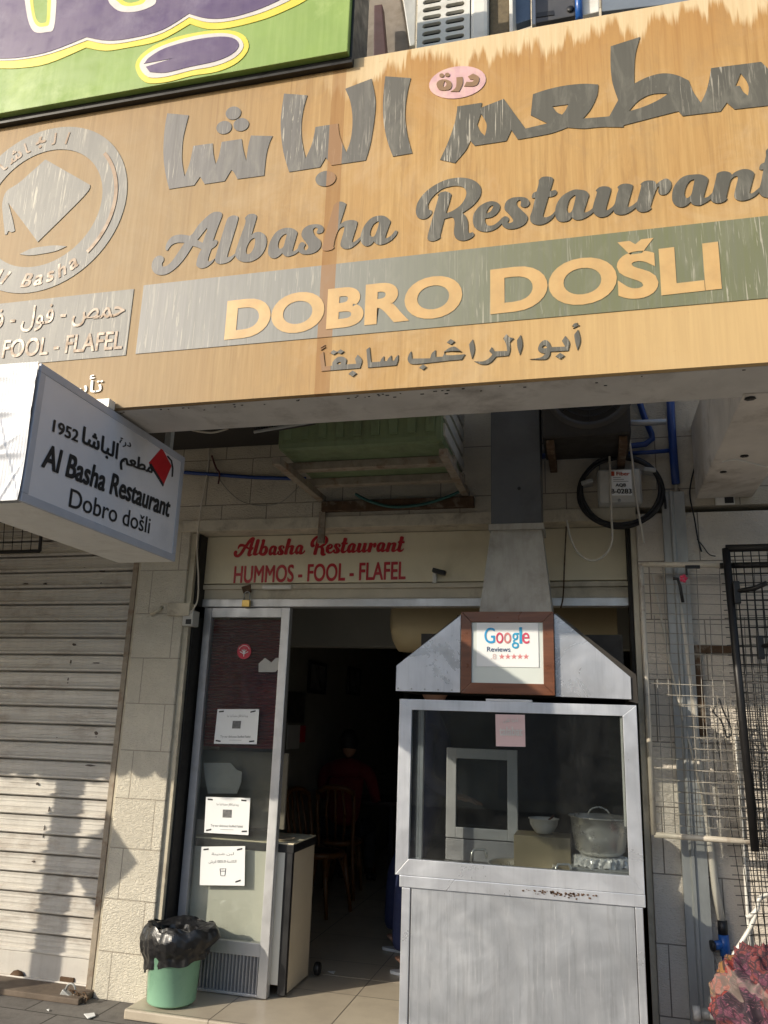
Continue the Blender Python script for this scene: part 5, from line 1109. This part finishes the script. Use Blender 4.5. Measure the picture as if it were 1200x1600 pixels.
p = P(1131, 780, WY); ws = thing('wall_outlet', 'broken pale wall outlet under the concrete beam', 'outlet', p); MB().box(p.x-.045, p.x+.05, WY-.02, WY-.002, p.z-.035, p.z+.03, .004).build('plate', MT['white_pl'], ws); MB().box(p.x+.0, p.x+.045, WY-.023, WY-.019, p.z-.028, p.z+.024, .002).build('opening', MT['black'], ws)

# ------------------------------------------------------------------ patterned cloth bundle and water valve
def cloth_mat():
    m, t, bs = newmat('patterned_cloth'); b = NB(t); co = b.coord((1, 1, 1))
    ns = b.n('ShaderNodeTexNoise'); ns.inputs['Scale'].default_value = 4; b.l(co, ns.inputs['Vector'])
    ad = b.n('ShaderNodeMix', data_type='RGBA', blend_type='ADD'); ad.inputs[0].default_value = .22; b.l(co, ad.inputs[6]); b.l(ns.outputs['Color'], ad.inputs[7]); v = ad.outputs[2]
    def vor(sc, feat='F1', out='Color'):
        x = b.n('ShaderNodeTexVoronoi'); x.feature = feat; x.inputs['Scale'].default_value = sc; b.l(v, x.inputs['Vector']); return x.outputs[out]
    hs = b.n('ShaderNodeSeparateColor'); b.l(vor(9), hs.inputs[0])
    x = b.n('ShaderNodeValToRGB'); x.color_ramp.interpolation = 'CONSTANT'; e = x.color_ramp.elements
    cols = [(.085, .025, .045), (.12, .035, .06), (.035, .02, .03), (.20, .028, .02), (.10, .03, .055), (.22, .11, .035), (.06, .028, .045), (.15, .035, .035)]
    while len(e) < len(cols): e.new(.5)
    for i, q in enumerate(e): q.position = i/len(cols); q.color = cols[i]+(1,)
    b.l(hs.outputs[0], x.inputs[0])
    wv = b.n('ShaderNodeTexWave', wave_type='RINGS'); wv.inputs['Scale'].default_value = 17; wv.inputs['Distortion'].default_value = 12; wv.inputs['Detail'].default_value = 3; b.l(v, wv.inputs[0])
    ln = b.ramp(wv.outputs['Fac'], [(.54, 0), (.58, 1), (.66, 1), (.70, 0)])
    dk = b.ramp(vor(34, 'DISTANCE_TO_EDGE', 'Distance'), [(.05, 1), (.11, 0)])
    c = b.mix(b.math('MULTIPLY', ln, .7), x.outputs[0], (.36, .15, .18)); c = b.mix(b.math('MULTIPLY', dk, .9), c, (.03, .018, .024))
    bd = b.n('ShaderNodeTexWave'); bd.inputs['Scale'].default_value = 1.5; bd.inputs['Distortion'].default_value = 1.5; bd.bands_direction = 'DIAGONAL'; b.l(v, bd.inputs[0])
    c = b.mix(b.ramp(bd.outputs['Fac'], [(.88, 0), (.92, .3)]), c, (.40, .33, .27))
    b.l(c, bs.inputs['Base Color']); bs.inputs['Roughness'].default_value = .85; b.bump(b.noise(180, 2), .3, .002, bs); return m
YC = -.62; c0 = P(1204, 1570, YC)
from mathutils import noise as MN
def cloth(u, v):
    q = 2*math.pi*u; ph = math.pi*v; d = Vector((math.sin(ph)*math.cos(q), math.sin(ph)*math.sin(q), math.cos(ph)))
    rg = 1-abs(MN.noise(d*1.9+Vector((3, 1, 7)))*2); r = .80+.26*rg+.15*(1-abs(MN.noise(d*4.3+Vector((9, 2, 4)))*2))+.05*math.sin(11*math.atan2(d.x*.8+d.z*.6, d.y)+5*d.z)
    return Vector((c0.x+.20*r*d.x, YC+.17*r*d.y, c0.z-.05+(.24 if d.z > 0 else .30)*r*d.z))
cl = solo('cloth_bundle', MB().sheet(cloth, 200, 110), cloth_mat(), 'bundle of cloth patterned in purple, red and orange at the lower right corner', 'cloth', base=(c0.x, YC, c0.z-.40))
solo('storage_crate', MB().box(c0.x-.24, c0.x+.25, YC-.16, YC+.2, ZP+.002, c0.z-.37, .01).box(c0.x-.26, c0.x+.27, YC-.18, YC+.22, c0.z-.369, c0.z-.35, .004), MT['wood'], 'low brown box under the patterned cloth bundle', 'box')
vl = thing('water_valve', 'grey water valve with round cap beside the patterned cloth bundle', 'valve', P(1110, 1585, -.35))
a, c = P(1094, 1584, -.35), P(1150, 1588, -.35); MB().tube([a, a.lerp(c, .25), a.lerp(c, .5), c], .022, 12, rads=[.022, .026, .02, .02]).build('body', MT['galv'], vl)
m_ = P(1117, 1579, -.35); MB().lathe([(.001, .062), (.020, .060), (.026, .05), (.026, .018), (.02, .01), (.02, -.02)], m_, 20).build('cap', MT['galv'], vl); MB().tube([a+Vector((-.03, 0, 0)), a], .030, 12).build('thread', MT['white_pl'], vl)
MB().tube([c, c+Vector((.05, .02, 0)), c+Vector((.05, .02, -.5))], .016, 8).build('pipe', MT['galv'], vl)
# door board leaning behind the cabinet on the right
wb_ = thing('door_board', 'brown wooden door edge with a red strip behind the right side of the cabinet', 'door', (.235, -.1, 0))
MB().box(.20, .252, -.12, -.09, .004, 1.0, .003).build('board', simple('orange_brown_wood', (.30, .15, .06), .5, 0, .3, 5, scale=(1, 1, 8)), wb_)
MB().box(.185, .2, -.125, -.095, .004, .86, .002).build('red_strip', MT['red'], wb_)

# ------------------------------------------------------------------ room furniture and people
WOODC = simple('honey_bentwood', (.14, .055, .012), .35, 0, .2, 6, scale=(1, 1, 6))
SEATM = simple('dark_seat', (.03, .018, .012), .5)
def chair(loc, rz, label):
    t = thing('cafe_chair', label, 'chair', loc, 'bentwood chairs in the restaurant'); b = Vector(loc)
    MB().lathe([(.001, .455), (.17, .455), (.175, .45), (.15, .44), (.001, .44)], b, 28).build('cushion', SEATM, t)
    MB().lathe([(.155, .455), (.195, .458), (.205, .44), (.195, .415), (.15, .42)], b, 32).build('seat_ring', WOODC, t)
    for sx, sy in ((-1, -1), (1, -1)): MB().tube([b+Vector((.14*sx, .14*sy, .43)), b+Vector((.16*sx, .17*sy, .2)), b+Vector((.175*sx, .20*sy, 0))], .02, 8, rads=[.021, .018, .014]).build('leg', WOODC, t)
    for sx in (-1, 1):
        MB().tube([b+Vector((.19*sx, .24, 0)), b+Vector((.165*sx, .19, .25)), b+Vector((.15*sx, .17, .45)), b+Vector((.165*sx, .22, .68)), b+Vector((.16*sx, .25, .86))], .018, 8).build('leg', WOODC, t)
        MB().tube([b+Vector((.165*sx, -.165, .16))]+[b+Vector((sx*(.165-.11*s), -.165+.03*s, .16+.25*math.sin(s*1.5))) for s in (.25, .5, .75, 1)], .010, 6).build('brace', WOODC, t)
    MB().tube([b+Vector((-.165, .25, .86)), b+Vector((-.09, .275, .90)), b+Vector((0, .28, .91)), b+Vector((.09, .275, .90)), b+Vector((.165, .25, .86))], .024, 8).build('top_rail', WOODC, t)
    for k in (-.07, 0, .07): MB().tube([b+Vector((k, .175, .45)), b+Vector((k*1.2, .225, .68)), b+Vector((k*.9, .27, .89))], .012, 6).build('back_slat', WOODC, t)
    t.rotation_euler.z = rz; return t
ca = PZ(500, 1434, 0); cbp = PZ(545, 1397, 0)
chair((ca.x-.08, ca.y+.17, 0), R(75), 'bentwood chair half hidden behind the counter, seat towards the doorway')
chair((cbp.x-.10, cbp.y-.02, 0), R(185), 'bentwood chair with its slatted back to the door, in front of the man in red')
chair((ca.x-.25, cbp.y+.75, 0), R(120), 'farthest bentwood chair, only its back showing above the counter')
def skin_body(name, joints, edges, root, mat, parent, sub=2):
    me = bpy.data.meshes.new(name); off = BASE[parent.name]
    me.from_pydata([tuple(Vector(p)-off) for p, r in joints], edges, []); o = bpy.data.objects.new(name, me); COL.objects.link(o); o.parent = parent
    md = o.modifiers.new('skin', 'SKIN'); 
    for i, (p, r) in enumerate(joints):
        sv = me.skin_vertices[0].data[i] if me.skin_vertices else None
        if sv: sv.radius = r if isinstance(r, tuple) else (r, r); sv.use_root = (i == root)
    if not me.skin_vertices:
        b = bmesh.new(); b.from_mesh(me); ly = b.verts.layers.skin.verify(); b.verts.ensure_lookup_table()
        for i, (p, r) in enumerate(joints): b.verts[i][ly].radius = r if isinstance(r, tuple) else (r, r); b.verts[i][ly].use_root = (i == root)
        b.to_mesh(me); b.free()
    o.modifiers.new('sub', 'SUBSURF').levels = sub; o.modifiers['sub'].render_levels = sub; me.materials.append(mat); 
    dg = bpy.context.evaluated_depsgraph_get(); nm = bpy.data.meshes.new_from_object(o.evaluated_get(dg)); o.modifiers.clear(); o.data = nm
    nm.polygons.foreach_set('use_smooth', [True]*len(nm.polygons)); return o
SKINM = simple('skin', (.42, .23, .15), .5, 0, .08, 10); NAVY = simple('navy_cloth', (.014, .022, .075), .85, 0, .15, 9, bump=.15, bsc=30); HAIR = simple('dark_hair', (.012, .010, .009), .6)
REDC = simple('dark_red_cloth', (.15, .008, .010), .85, 0, .15, 8, bump=.15, bsc=30)
def head(parent, c, fwd, s=1.0):
    """head with face, ears and hair; c centre, fwd unit direction"""
    f = Vector(fwd).normalized(); rt = f.cross(Vector((0, 0, 1))).normalized(); up = Vector((0, 0, 1))
    def hd_(u, v):
        q = 2*math.pi*u; ph = math.pi*v; a, b_, z = math.sin(ph)*math.cos(q), math.sin(ph)*math.sin(q), math.cos(ph)
        fx_ = .098*a; sd = .076*b_*(1-.16*max(0, -z)); nose = .030*math.exp(-((b_/.13)**2)-(((z+.12)/.16)**2))*(a > 0); eye = -.010*math.exp(-(((abs(b_)-.40)/.16)**2)-(((z-.06)/.10)**2))*(a > 0)
        lip = .008*math.exp(-((b_/.28)**2)-(((z+.50)/.08)**2))*(a > 0); chin = .012*math.exp(-((b_/.3)**2)-(((z+.80)/.14)**2))*(a > 0)
        return c+(f*(fx_+nose+eye+lip+chin)+rt*sd+up*(.122*z))*s
    MB().sheet(hd_, 48, 32).build('head', SKINM, parent)
    for sg_ in (-1, 1):
        e = c+rt*(.077*s*sg_)+up*(-.005*s); MB().lathe([(.001, -.006), (.022*s, -.004), (.026*s, .002), (.012*s, .007), (.001, .004)], e, 12, 'X' if abs(rt.x) > .7 else 'Y').build('ear', SKINM, parent)
        ey = c+(f*.086+rt*.030*sg_+up*.008)*s; MB().lathe([(.001, .006), (.009, .003), (.010, 0), (.001, -.004)], ey, 10, 'Z').build('eye', MT['paper'], parent)
    def hr(u, v):
        q = 2*math.pi*u; ph = math.pi*(.02+.60*v); a, b_, z = math.sin(ph)*math.cos(q), math.sin(ph)*math.sin(q), math.cos(ph)
        cut = 1.0 if a < .35 else 1.0; z2 = max(z, .30 if a > .35 else -.45)
        return c+(f*(.108*a-.006)+rt*.085*b_+up*(.134*z2+.004))*s*cut
    MB().sheet(hr, 40, 20).build('hair', HAIR, parent)
def hand(parent, wr, d, down, s=1.0):
    """palm, four fingers and a thumb grown from the wrist"""
    d = Vector(d).normalized(); n = Vector(down).normalized(); rt = d.cross(n).normalized()
    J = [(wr, .022*s), (wr+d*.045*s, (.036*s, .018*s)), (wr+d*.085*s, (.038*s, .016*s))]; E_ = [(0, 1), (1, 2)]
    for k, (o_, L) in enumerate(((-.030, .070), (-.010, .080), (.010, .075), (.029, .058))):
        b0 = len(J); r0 = wr+d*.088*s+rt*o_*s
        J += [(r0, .010*s), (r0+d*L*.5*s+n*.008*s, .009*s), (r0+d*L*.85*s+n*.026*s, .0075*s)]; E_ += [(2, b0), (b0, b0+1), (b0+1, b0+2)]
    b0 = len(J); r0 = wr+d*.03*s-rt*.034*s; J += [(r0, .012*s), (r0+d*.035*s-rt*.02*s+n*.010*s, .010*s), (r0+d*.062*s-rt*.022*s+n*.022*s, .009*s)]; E_ += [(1, b0), (b0, b0+1), (b0+1, b0+2)]
    return skin_body('hand', J, E_, 1, SKINM, parent, 1)
# man in navy standing behind the left side of the cabinet, seen from behind
f1p, f2p = PZ(621, 1519, .02), PZ(608, 1482, .02)
B0 = Vector((f1p.x+.10, (f1p.y+f2p.y)/2+.02, 0))
pm = thing('person', 'standing person in dark navy clothes and slippers, half hidden behind the food cabinet', 'person', B0)
hx = B0.x; hy = B0.y; A1, A2 = Vector((f1p.x+.005, f1p.y+.03, .09)), Vector((f2p.x+.005, f2p.y+.03, .09))
J = [((hx, hy, .95), (.155, .115)), ((hx, hy, 1.12), (.145, .105)), ((hx+.02, hy, 1.32), (.175, .115)), ((hx+.03, hy, 1.43), (.12, .09)), ((hx+.03, hy, 1.60), .062),
     ((hx-.0, hy-.10, .88), .10), ((A1.x+.03, A1.y, .50), .078), ((A1.x, A1.y, .12), .055),
     ((hx+.0, hy+.10, .88), .10), ((A2.x+.03, A2.y, .50), .078), ((A2.x, A2.y, .12), .055),
     ((hx+.03, hy-.19, 1.40), .065), ((hx+.06, hy-.25, 1.14), .050), ((hx+.20, hy-.04, 1.02), .038),
     ((hx+.03, hy+.19, 1.40), .065), ((hx+.06, hy+.25, 1.14), .050), ((hx+.22, hy+.12, 1.0), .038)]
EG = [(0, 1), (1, 2), (2, 3), (3, 4), (0, 5), (5, 6), (6, 7), (0, 8), (8, 9), (9, 10), (3, 11), (11, 12), (12, 13), (3, 14), (14, 15), (15, 16)]
skin_body('body', J, EG, 0, NAVY, pm)
head(pm, Vector((hx+.05, hy, 1.73)), (1, 0, 0))
for a in (A1, A2):
    fo = [((a.x, a.y, .10), .036), ((a.x-.005, a.y, .045), (.040, .036)), ((a.x+.09, a.y, .045), (.040, .026)), ((a.x+.17, a.y+.005, .035), (.042, .018)), ((a.x+.205, a.y+.005, .032), (.030, .013))]
    skin_body('foot', fo, [(0, 1), (1, 2), (2, 3), (3, 4)], 1, SKINM, pm, 2)
    mb = MB(); n = 24; pts = [Vector((a.x+.085+.145*math.cos(2*math.pi*k/n), a.y+.048*math.sin(2*math.pi*k/n)*(1+.12*math.cos(2*math.pi*k/n)), .002)) for k in range(n)]; mb.prism(pts, (0, 0, .018), .003); mb.build('slipper', MT['paper'], pm)
hand(pm, Vector((hx+.20, hy-.04, 1.02)), (.5, .85, 0), (0, 0, -1)); hand(pm, Vector((hx+.22, hy+.12, 1.0)), (.8, .5, -.1), (0, 0, -1))
# man in red sitting with his back to the door
sb = Vector((cbp.x-.10, cbp.y+.06, 0))
ps = thing('person', 'person in a dark red shirt sitting with back to the door at the far table', 'person', sb)
x, y = sb.x, sb.y
J = [((x, y, .53), (.17, .13)), ((x, y+.02, .75), (.165, .115)), ((x, y+.05, .97), (.195, .12)), ((x, y+.07, 1.06), (.13, .09)), ((x, y+.085, 1.13), .055),
     ((x-.21, y+.07, 1.02), .07), ((x-.27, y+.12, .80), .052), ((x-.20, y+.36, .76), .04), ((x+.21, y+.07, 1.02), .07), ((x+.27, y+.12, .80), .052), ((x+.20, y+.36, .76), .04)]
skin_body('body', J, [(0, 1), (1, 2), (2, 3), (3, 4), (3, 5), (5, 6), (6, 7), (3, 8), (8, 9), (9, 10)], 0, REDC, ps)
J = [((x, y+.0, .52), (.16, .10)), ((x-.10, y+.1, .52), .09), ((x-.14, y+.44, .53), .07), ((x-.14, y+.46, .12), .05), ((x+.10, y+.1, .52), .09), ((x+.14, y+.44, .53), .07), ((x+.14, y+.46, .12), .05)]
skin_body('trousers', J, [(0, 1), (1, 2), (2, 3), (0, 4), (4, 5), (5, 6)], 0, simple('dark_trousers', (.02, .02, .022), .8), ps)
head(ps, Vector((x, y+.10, 1.26)), (0, 1, -.1))
for s_ in (-1, 1):
    mb = MB(); skin_body('shoe', [((x+.14*s_, y+.45, .07), .045), ((x+.14*s_, y+.53, .045), (.045, .035)), ((x+.14*s_, y+.64, .035), (.04, .028))], [(0, 1), (1, 2)], 0, MT['black'], ps, 1)
    hand(ps, Vector((x+.20*s_, y+.36, .76)), (-.3*s_, .9, 0), (0, 0, -1))
tb = thing('cafe_table', 'dark table in front of the sitting person in red', 'table', (x, y+.78, 0))
MB().box(x-.40, x+.40, y+.42, y+1.1, .70, .735, .006).build('top', SEATM, tb)
for sx in (-.34, .34):
    for sy in (.48, 1.04): MB().box(x+sx-.02, x+sx+.02, y+sy-.02, y+sy+.02, 0, .70, .003).build('leg', MT['black_metal'], tb)
# pictures and posters on the left wall of the room
def wallpic(name, label, px, mat, frame=True, cat='picture'):
    c = [PX(a, d, -2.497) for a, d in px]; t = thing(name, label, cat, (c[0]+c[2])/2); y0, y1 = min(p.y for p in c), max(p.y for p in c); z0, z1 = (c[2].z+c[3].z)/2, (c[0].z+c[1].z)/2
    if frame:
        for a_, b_, e_, f_ in ((y0, y0+.03, z0, z1), (y1-.03, y1, z0, z1), (y0+.03, y1-.03, z1-.03, z1), (y0+.03, y1-.03, z0, z0+.03)): MB().box(-2.498, -2.475, a_, b_, e_, f_, .002).build('frame', MT['black'], t)
    MB().box(-2.498, -2.488, y0+.002, y1-.002, z0+.002, z1-.002).build('print', mat, t); return t
PH = simple('old_photo_print', (.16, .16, .16), .35, 0, .9, 7)
wallpic('framed_photo', 'framed old photograph on the left wall of the room, nearer one', [(482, 1033), (508, 1036), (506, 1084), (481, 1084)], PH)
wallpic('framed_photo', 'framed old photograph on the left wall of the room, farther one', [(543, 1042), (561, 1044), (560, 1086), (542, 1086)], PH)
wallpic('wall_poster', 'dark poster of people on the wall just inside the door', [(451, 1080), (476, 1082), (474, 1130), (449, 1130)], simple('dark_poster_print', (.06, .05, .045), .4, 0, 1.0, 9), False, 'poster')
wallpic('wall_notice', 'white paper with dark lettering under the dark poster inside the door', [(450, 1132), (468, 1133), (466, 1170), (447, 1171)], MT['paper_grey'], False, 'notice')
wallpic('red_leaflet', 'small red leaflet beside the white paper on the inside wall', [(469, 1133), (476, 1134), (475, 1160), (468, 1160)], MT['red'], False, 'leaflet')
mb = MB().tube([Vector((-2.2, 5.2, 0)), Vector((-2.2, 5.2, 2.6))], .05, 10); solo('steel_post', mb, MT['alu_grey'], 'thin grey post at the back of the dark room', 'post')
solo('bread_bag', MB().box(-2.25, -2.05, .12, .3, cz+.008, cz+.10, .03), simple('dark_bag', (.03, .035, .05), .3), 'dark bag lying on the counter behind the door glass', 'bag')
solo('paper_stack', MB().box(-2.34, -2.27, .1, .32, cz+.008, cz+.09, .005), MT['paper_grey'], 'stack of grey papers on the left end of the counter', 'papers')

# ------------------------------------------------------------------ above the sign
ac = thing('white_air_conditioner', 'white air conditioner with slotted grille above the big tan sign', 'air conditioner', P(700, 40, -1.1))
AY = -1.15; q = [P(a, c, AY) for a, c in ((655, -20), (735, -20), (737, 70), (648, 75))]; zc = P(700, 66, AY).z-.25
x0, x1 = P(652, 30, AY).x, P(734, 30, AY).x; wg = x1-x0
lp = [[(x0, zc), (x1, zc), (x1, zc+.95), (x0, zc+.95)]]; sh_ = .045
for r in range(17):
    for k in (0, 1):
        xa = x0+wg*(.10+.44*k); xb = xa+wg*.36; z = zc+.05+r*.053; h = .030
        lp.append([(xa+h/2+h/2*math.cos(a), z+h/2+h/2*math.sin(a)) for a in np.linspace(math.pi/2, 1.5*math.pi, 7)]+[(xb-h/2+h/2*math.cos(a), z+h/2+h/2*math.sin(a)) for a in np.linspace(-math.pi/2, math.pi/2, 7)])
mb = MB(); plate(mb, lp, AY, .02); mb.build('grille', MT['white_pl'], ac)
MB().box(x0+.01, x1-.01, AY+.03, AY+.05, zc+.01, zc+.94).build('dark_backing', MT['dark'], ac)  # dark sheet standing in for the shade behind the grille slots
xr = P(762, 30, AY).x; MB().box(x1+.002, xr, AY+.002, AY+.35, zc, zc+.95, .02).build('casing', MT['white_pl'], ac); MB().box(x0, x1, AY+.06, AY+.35, zc, zc+.95, .01).build('body', MT['white_pl'], ac)
xq = P(796, 30, AY+.06).x; MB().box(xr+.004, xq, AY+.06, AY+.35, zc, zc+.95, .008).build('side_panel', simple('dirty_brown_mesh', (.15, .115, .065), .8, 0, .35, 40), ac)
MB().box(xq+.001, xq+.02, AY+.04, AY+.35, zc, zc+.95, .004).build('edge_trim', MT['white_pl'], ac)
MB().box(x0, xq, AY, AY+.35, ST+.02, zc-.003).build('stand', MT['rust'], ac)
UW = -.9
def upper(name, px, y, t, mat, label, cat, bev=.006): solo(name, MB().slab(px, y, t, bev), mat, label, cat)
upper('blue_window', [(796, -60), (828, -60), (829, 30), (798, 40)], UW, .05, simple('blue_grey_glass', (.13, .18, .26), .2), 'blue grey window pane right of the white air conditioner', 'window')
upper('window_frame_post', [(830, -60), (836, -60), (838, 38), (831, 38)], UW-.02, .05, MT['alu_grey'], 'narrow grey frame post beside the blue window pane', 'frame')
gb_ = thing('grey_meter_box', 'dark grey box with slot above the sign right of the blue window', 'box', P(865, 10, UW)); MB().slab([(838, -70), (898, -70), (899, 24), (837, 36)], UW-.03, .2, .008).build('box', simple('dark_grey_paint', (.06, .06, .065), .5), gb_)
MB().slab([(838, 20), (865, 16), (866, 23), (838, 27)], UW-.034, .006).build('slot', MT['black'], gb_); p = P(891, 14, UW-.035); MB().lathe([(.001, -.008), (.018, -.006), (.02, .003), (.001, .003)], p, 14, 'Y').build('knob', MT['black'], gb_)
pipe('blue_pipe', [(903, -60), (904, 0), (905, 30)], UW-.05, .020, MT['blue2'], 'short bright blue pipe above the sign')
upper('pale_cover', [(908, -60), (935, -60), (936, 18), (910, 24)], UW-.02, .06, MT['white_pl'], 'pale cover panel right of the bright blue pipe above the sign', 'panel')
upper('metal_siding', [(938, -60), (1100, -60), (1100, 0), (940, 18)], UW, .05, simple('grey_blue_panel', (.16, .19, .23), .5, 0, .2), 'grey blue panel along the top right above the sign', 'panel')
upper('maroon_post', [(584, 8), (597, 6), (604, 90), (583, 92)], UW-.1, .06, simple('dark_maroon_paint', (.055, .018, .016), .6, 0, .3), 'dark maroon post standing above the sign right of the green sign', 'post')
upper('slanted_slab', [(560, -80), (612, -80), (640, 75), (640, 90), (556, 100)], UW+.05, .15, simple('old_grey_board', (.20, .17, .14), .8, 0, .3, 8, (.10, .08, .06), .6), 'slanted weathered grey board behind the maroon post', 'board', .01)
upper('grey_sheet', [(618, -80), (652, -80), (648, 70), (640, 72)], UW+.01, .03, MT['galv'], 'curved grey metal sheet left of the white air conditioner', 'sheet')

# ------------------------------------------------------------------ litter
solo('paper_scrap', MB().prism([PZ(a, c, ZP+.006) for a, c in ((131, 1585), (147, 1583), (149, 1588), (137, 1592))], (0, 0, .003)), MT['paper'], 'white paper scrap on the grey pavement by the pillar', 'paper')
solo('paper_fleck', MB().prism([PZ(a, c, ZP+.004) for a, c in ((73, 1578), (77, 1577), (76, 1580))], (0, 0, .003)), MT['paper'], 'tiny white fleck on the pavement below the shutter', 'litter')
solo('tile_scrap', MB().prism([PZ(a, c, .003) for a, c in ((512, 1518), (524, 1518), (521, 1522))], (0, 0, .003)), MT['paper'], 'small white scrap on the tiled floor in the doorway', 'litter')

# ------------------------------------------------------------------ the street: awning of the next shop, the house opposite
AX1 = -3.30; HYM = -1.92; HZM = 2.27
aw = thing('scalloped_awning', 'cream canvas awning with scalloped hem over the shop left of the shutter', 'awning', (-6, HYM, HZM))
MB().sheet(lambda u, v: Vector((-10+(AX1+10)*u, HYM+(WY-.05-HYM)*v, HZM+.20+.75*v-.06*math.sin(math.pi*v))), 30, 8).build('canvas', MT['lintel'], aw); solidify(aw.children[0], .004)
SP = .155; n = int((AX1+10)/SP); pts = [Vector((-10, HYM, HZM+.2)), Vector((AX1, HYM, HZM+.2))]
for i in range(n):
    xa = AX1-i*SP
    for k in range(9): a = math.pi*k/8; pts.append(Vector((xa-SP/2+SP/2*math.cos(a), HYM, HZM+.02-.055*math.sin(a))))
MB().prism(pts, (0, .004, 0)).build('scalloped_hem', MT['lintel'], aw)
MB().tube([Vector((-4.72, -1.72, ZP)), Vector((-4.74, -1.72, 2.5))], .075, 12).build('post', MT['rust'], aw)
bd = thing('diamond_shadow_board', 'unseen square board on the awning post, added to cast a diamond shadow', 'board', (-4.42, -1.75, 1.68))
c = Vector((-4.46, -1.80, 1.70)); r = .30; MB().prism([c+Vector((r, 0, 0)), c+Vector((0, 0, r)), c+Vector((-r, 0, 0)), c+Vector((0, 0, -r))], (0, .015, 0)).build('board', MT['red'], bd)  # unseen board, added for the diamond shadow on the pillar
MB().tube([c+Vector((-.35, .05, .0)), c+Vector((0, .03, 0))], .012, 6).build('arm', MT['rust'], bd)
op = thing('house_opposite', 'plain cream stone house on the far side of the street', 'house', (0, -14, -.2))
MB().box(-26, 22, -22, -14, -.22, 3.9, .02).build('wall', MT['stone'], op)
for i in range(14):
    xx = -24+3.2*i
    MB().box(xx-.3, xx+1.9, -14.0+.002, -13.96, .0, 2.6).build('shop_door', MT['alu_grey'], op)
MB().box(-26.2, 22.2, -14.3, -13.8, 3.905, 4.1, .02).build('parapet', MT['ledge'], op)
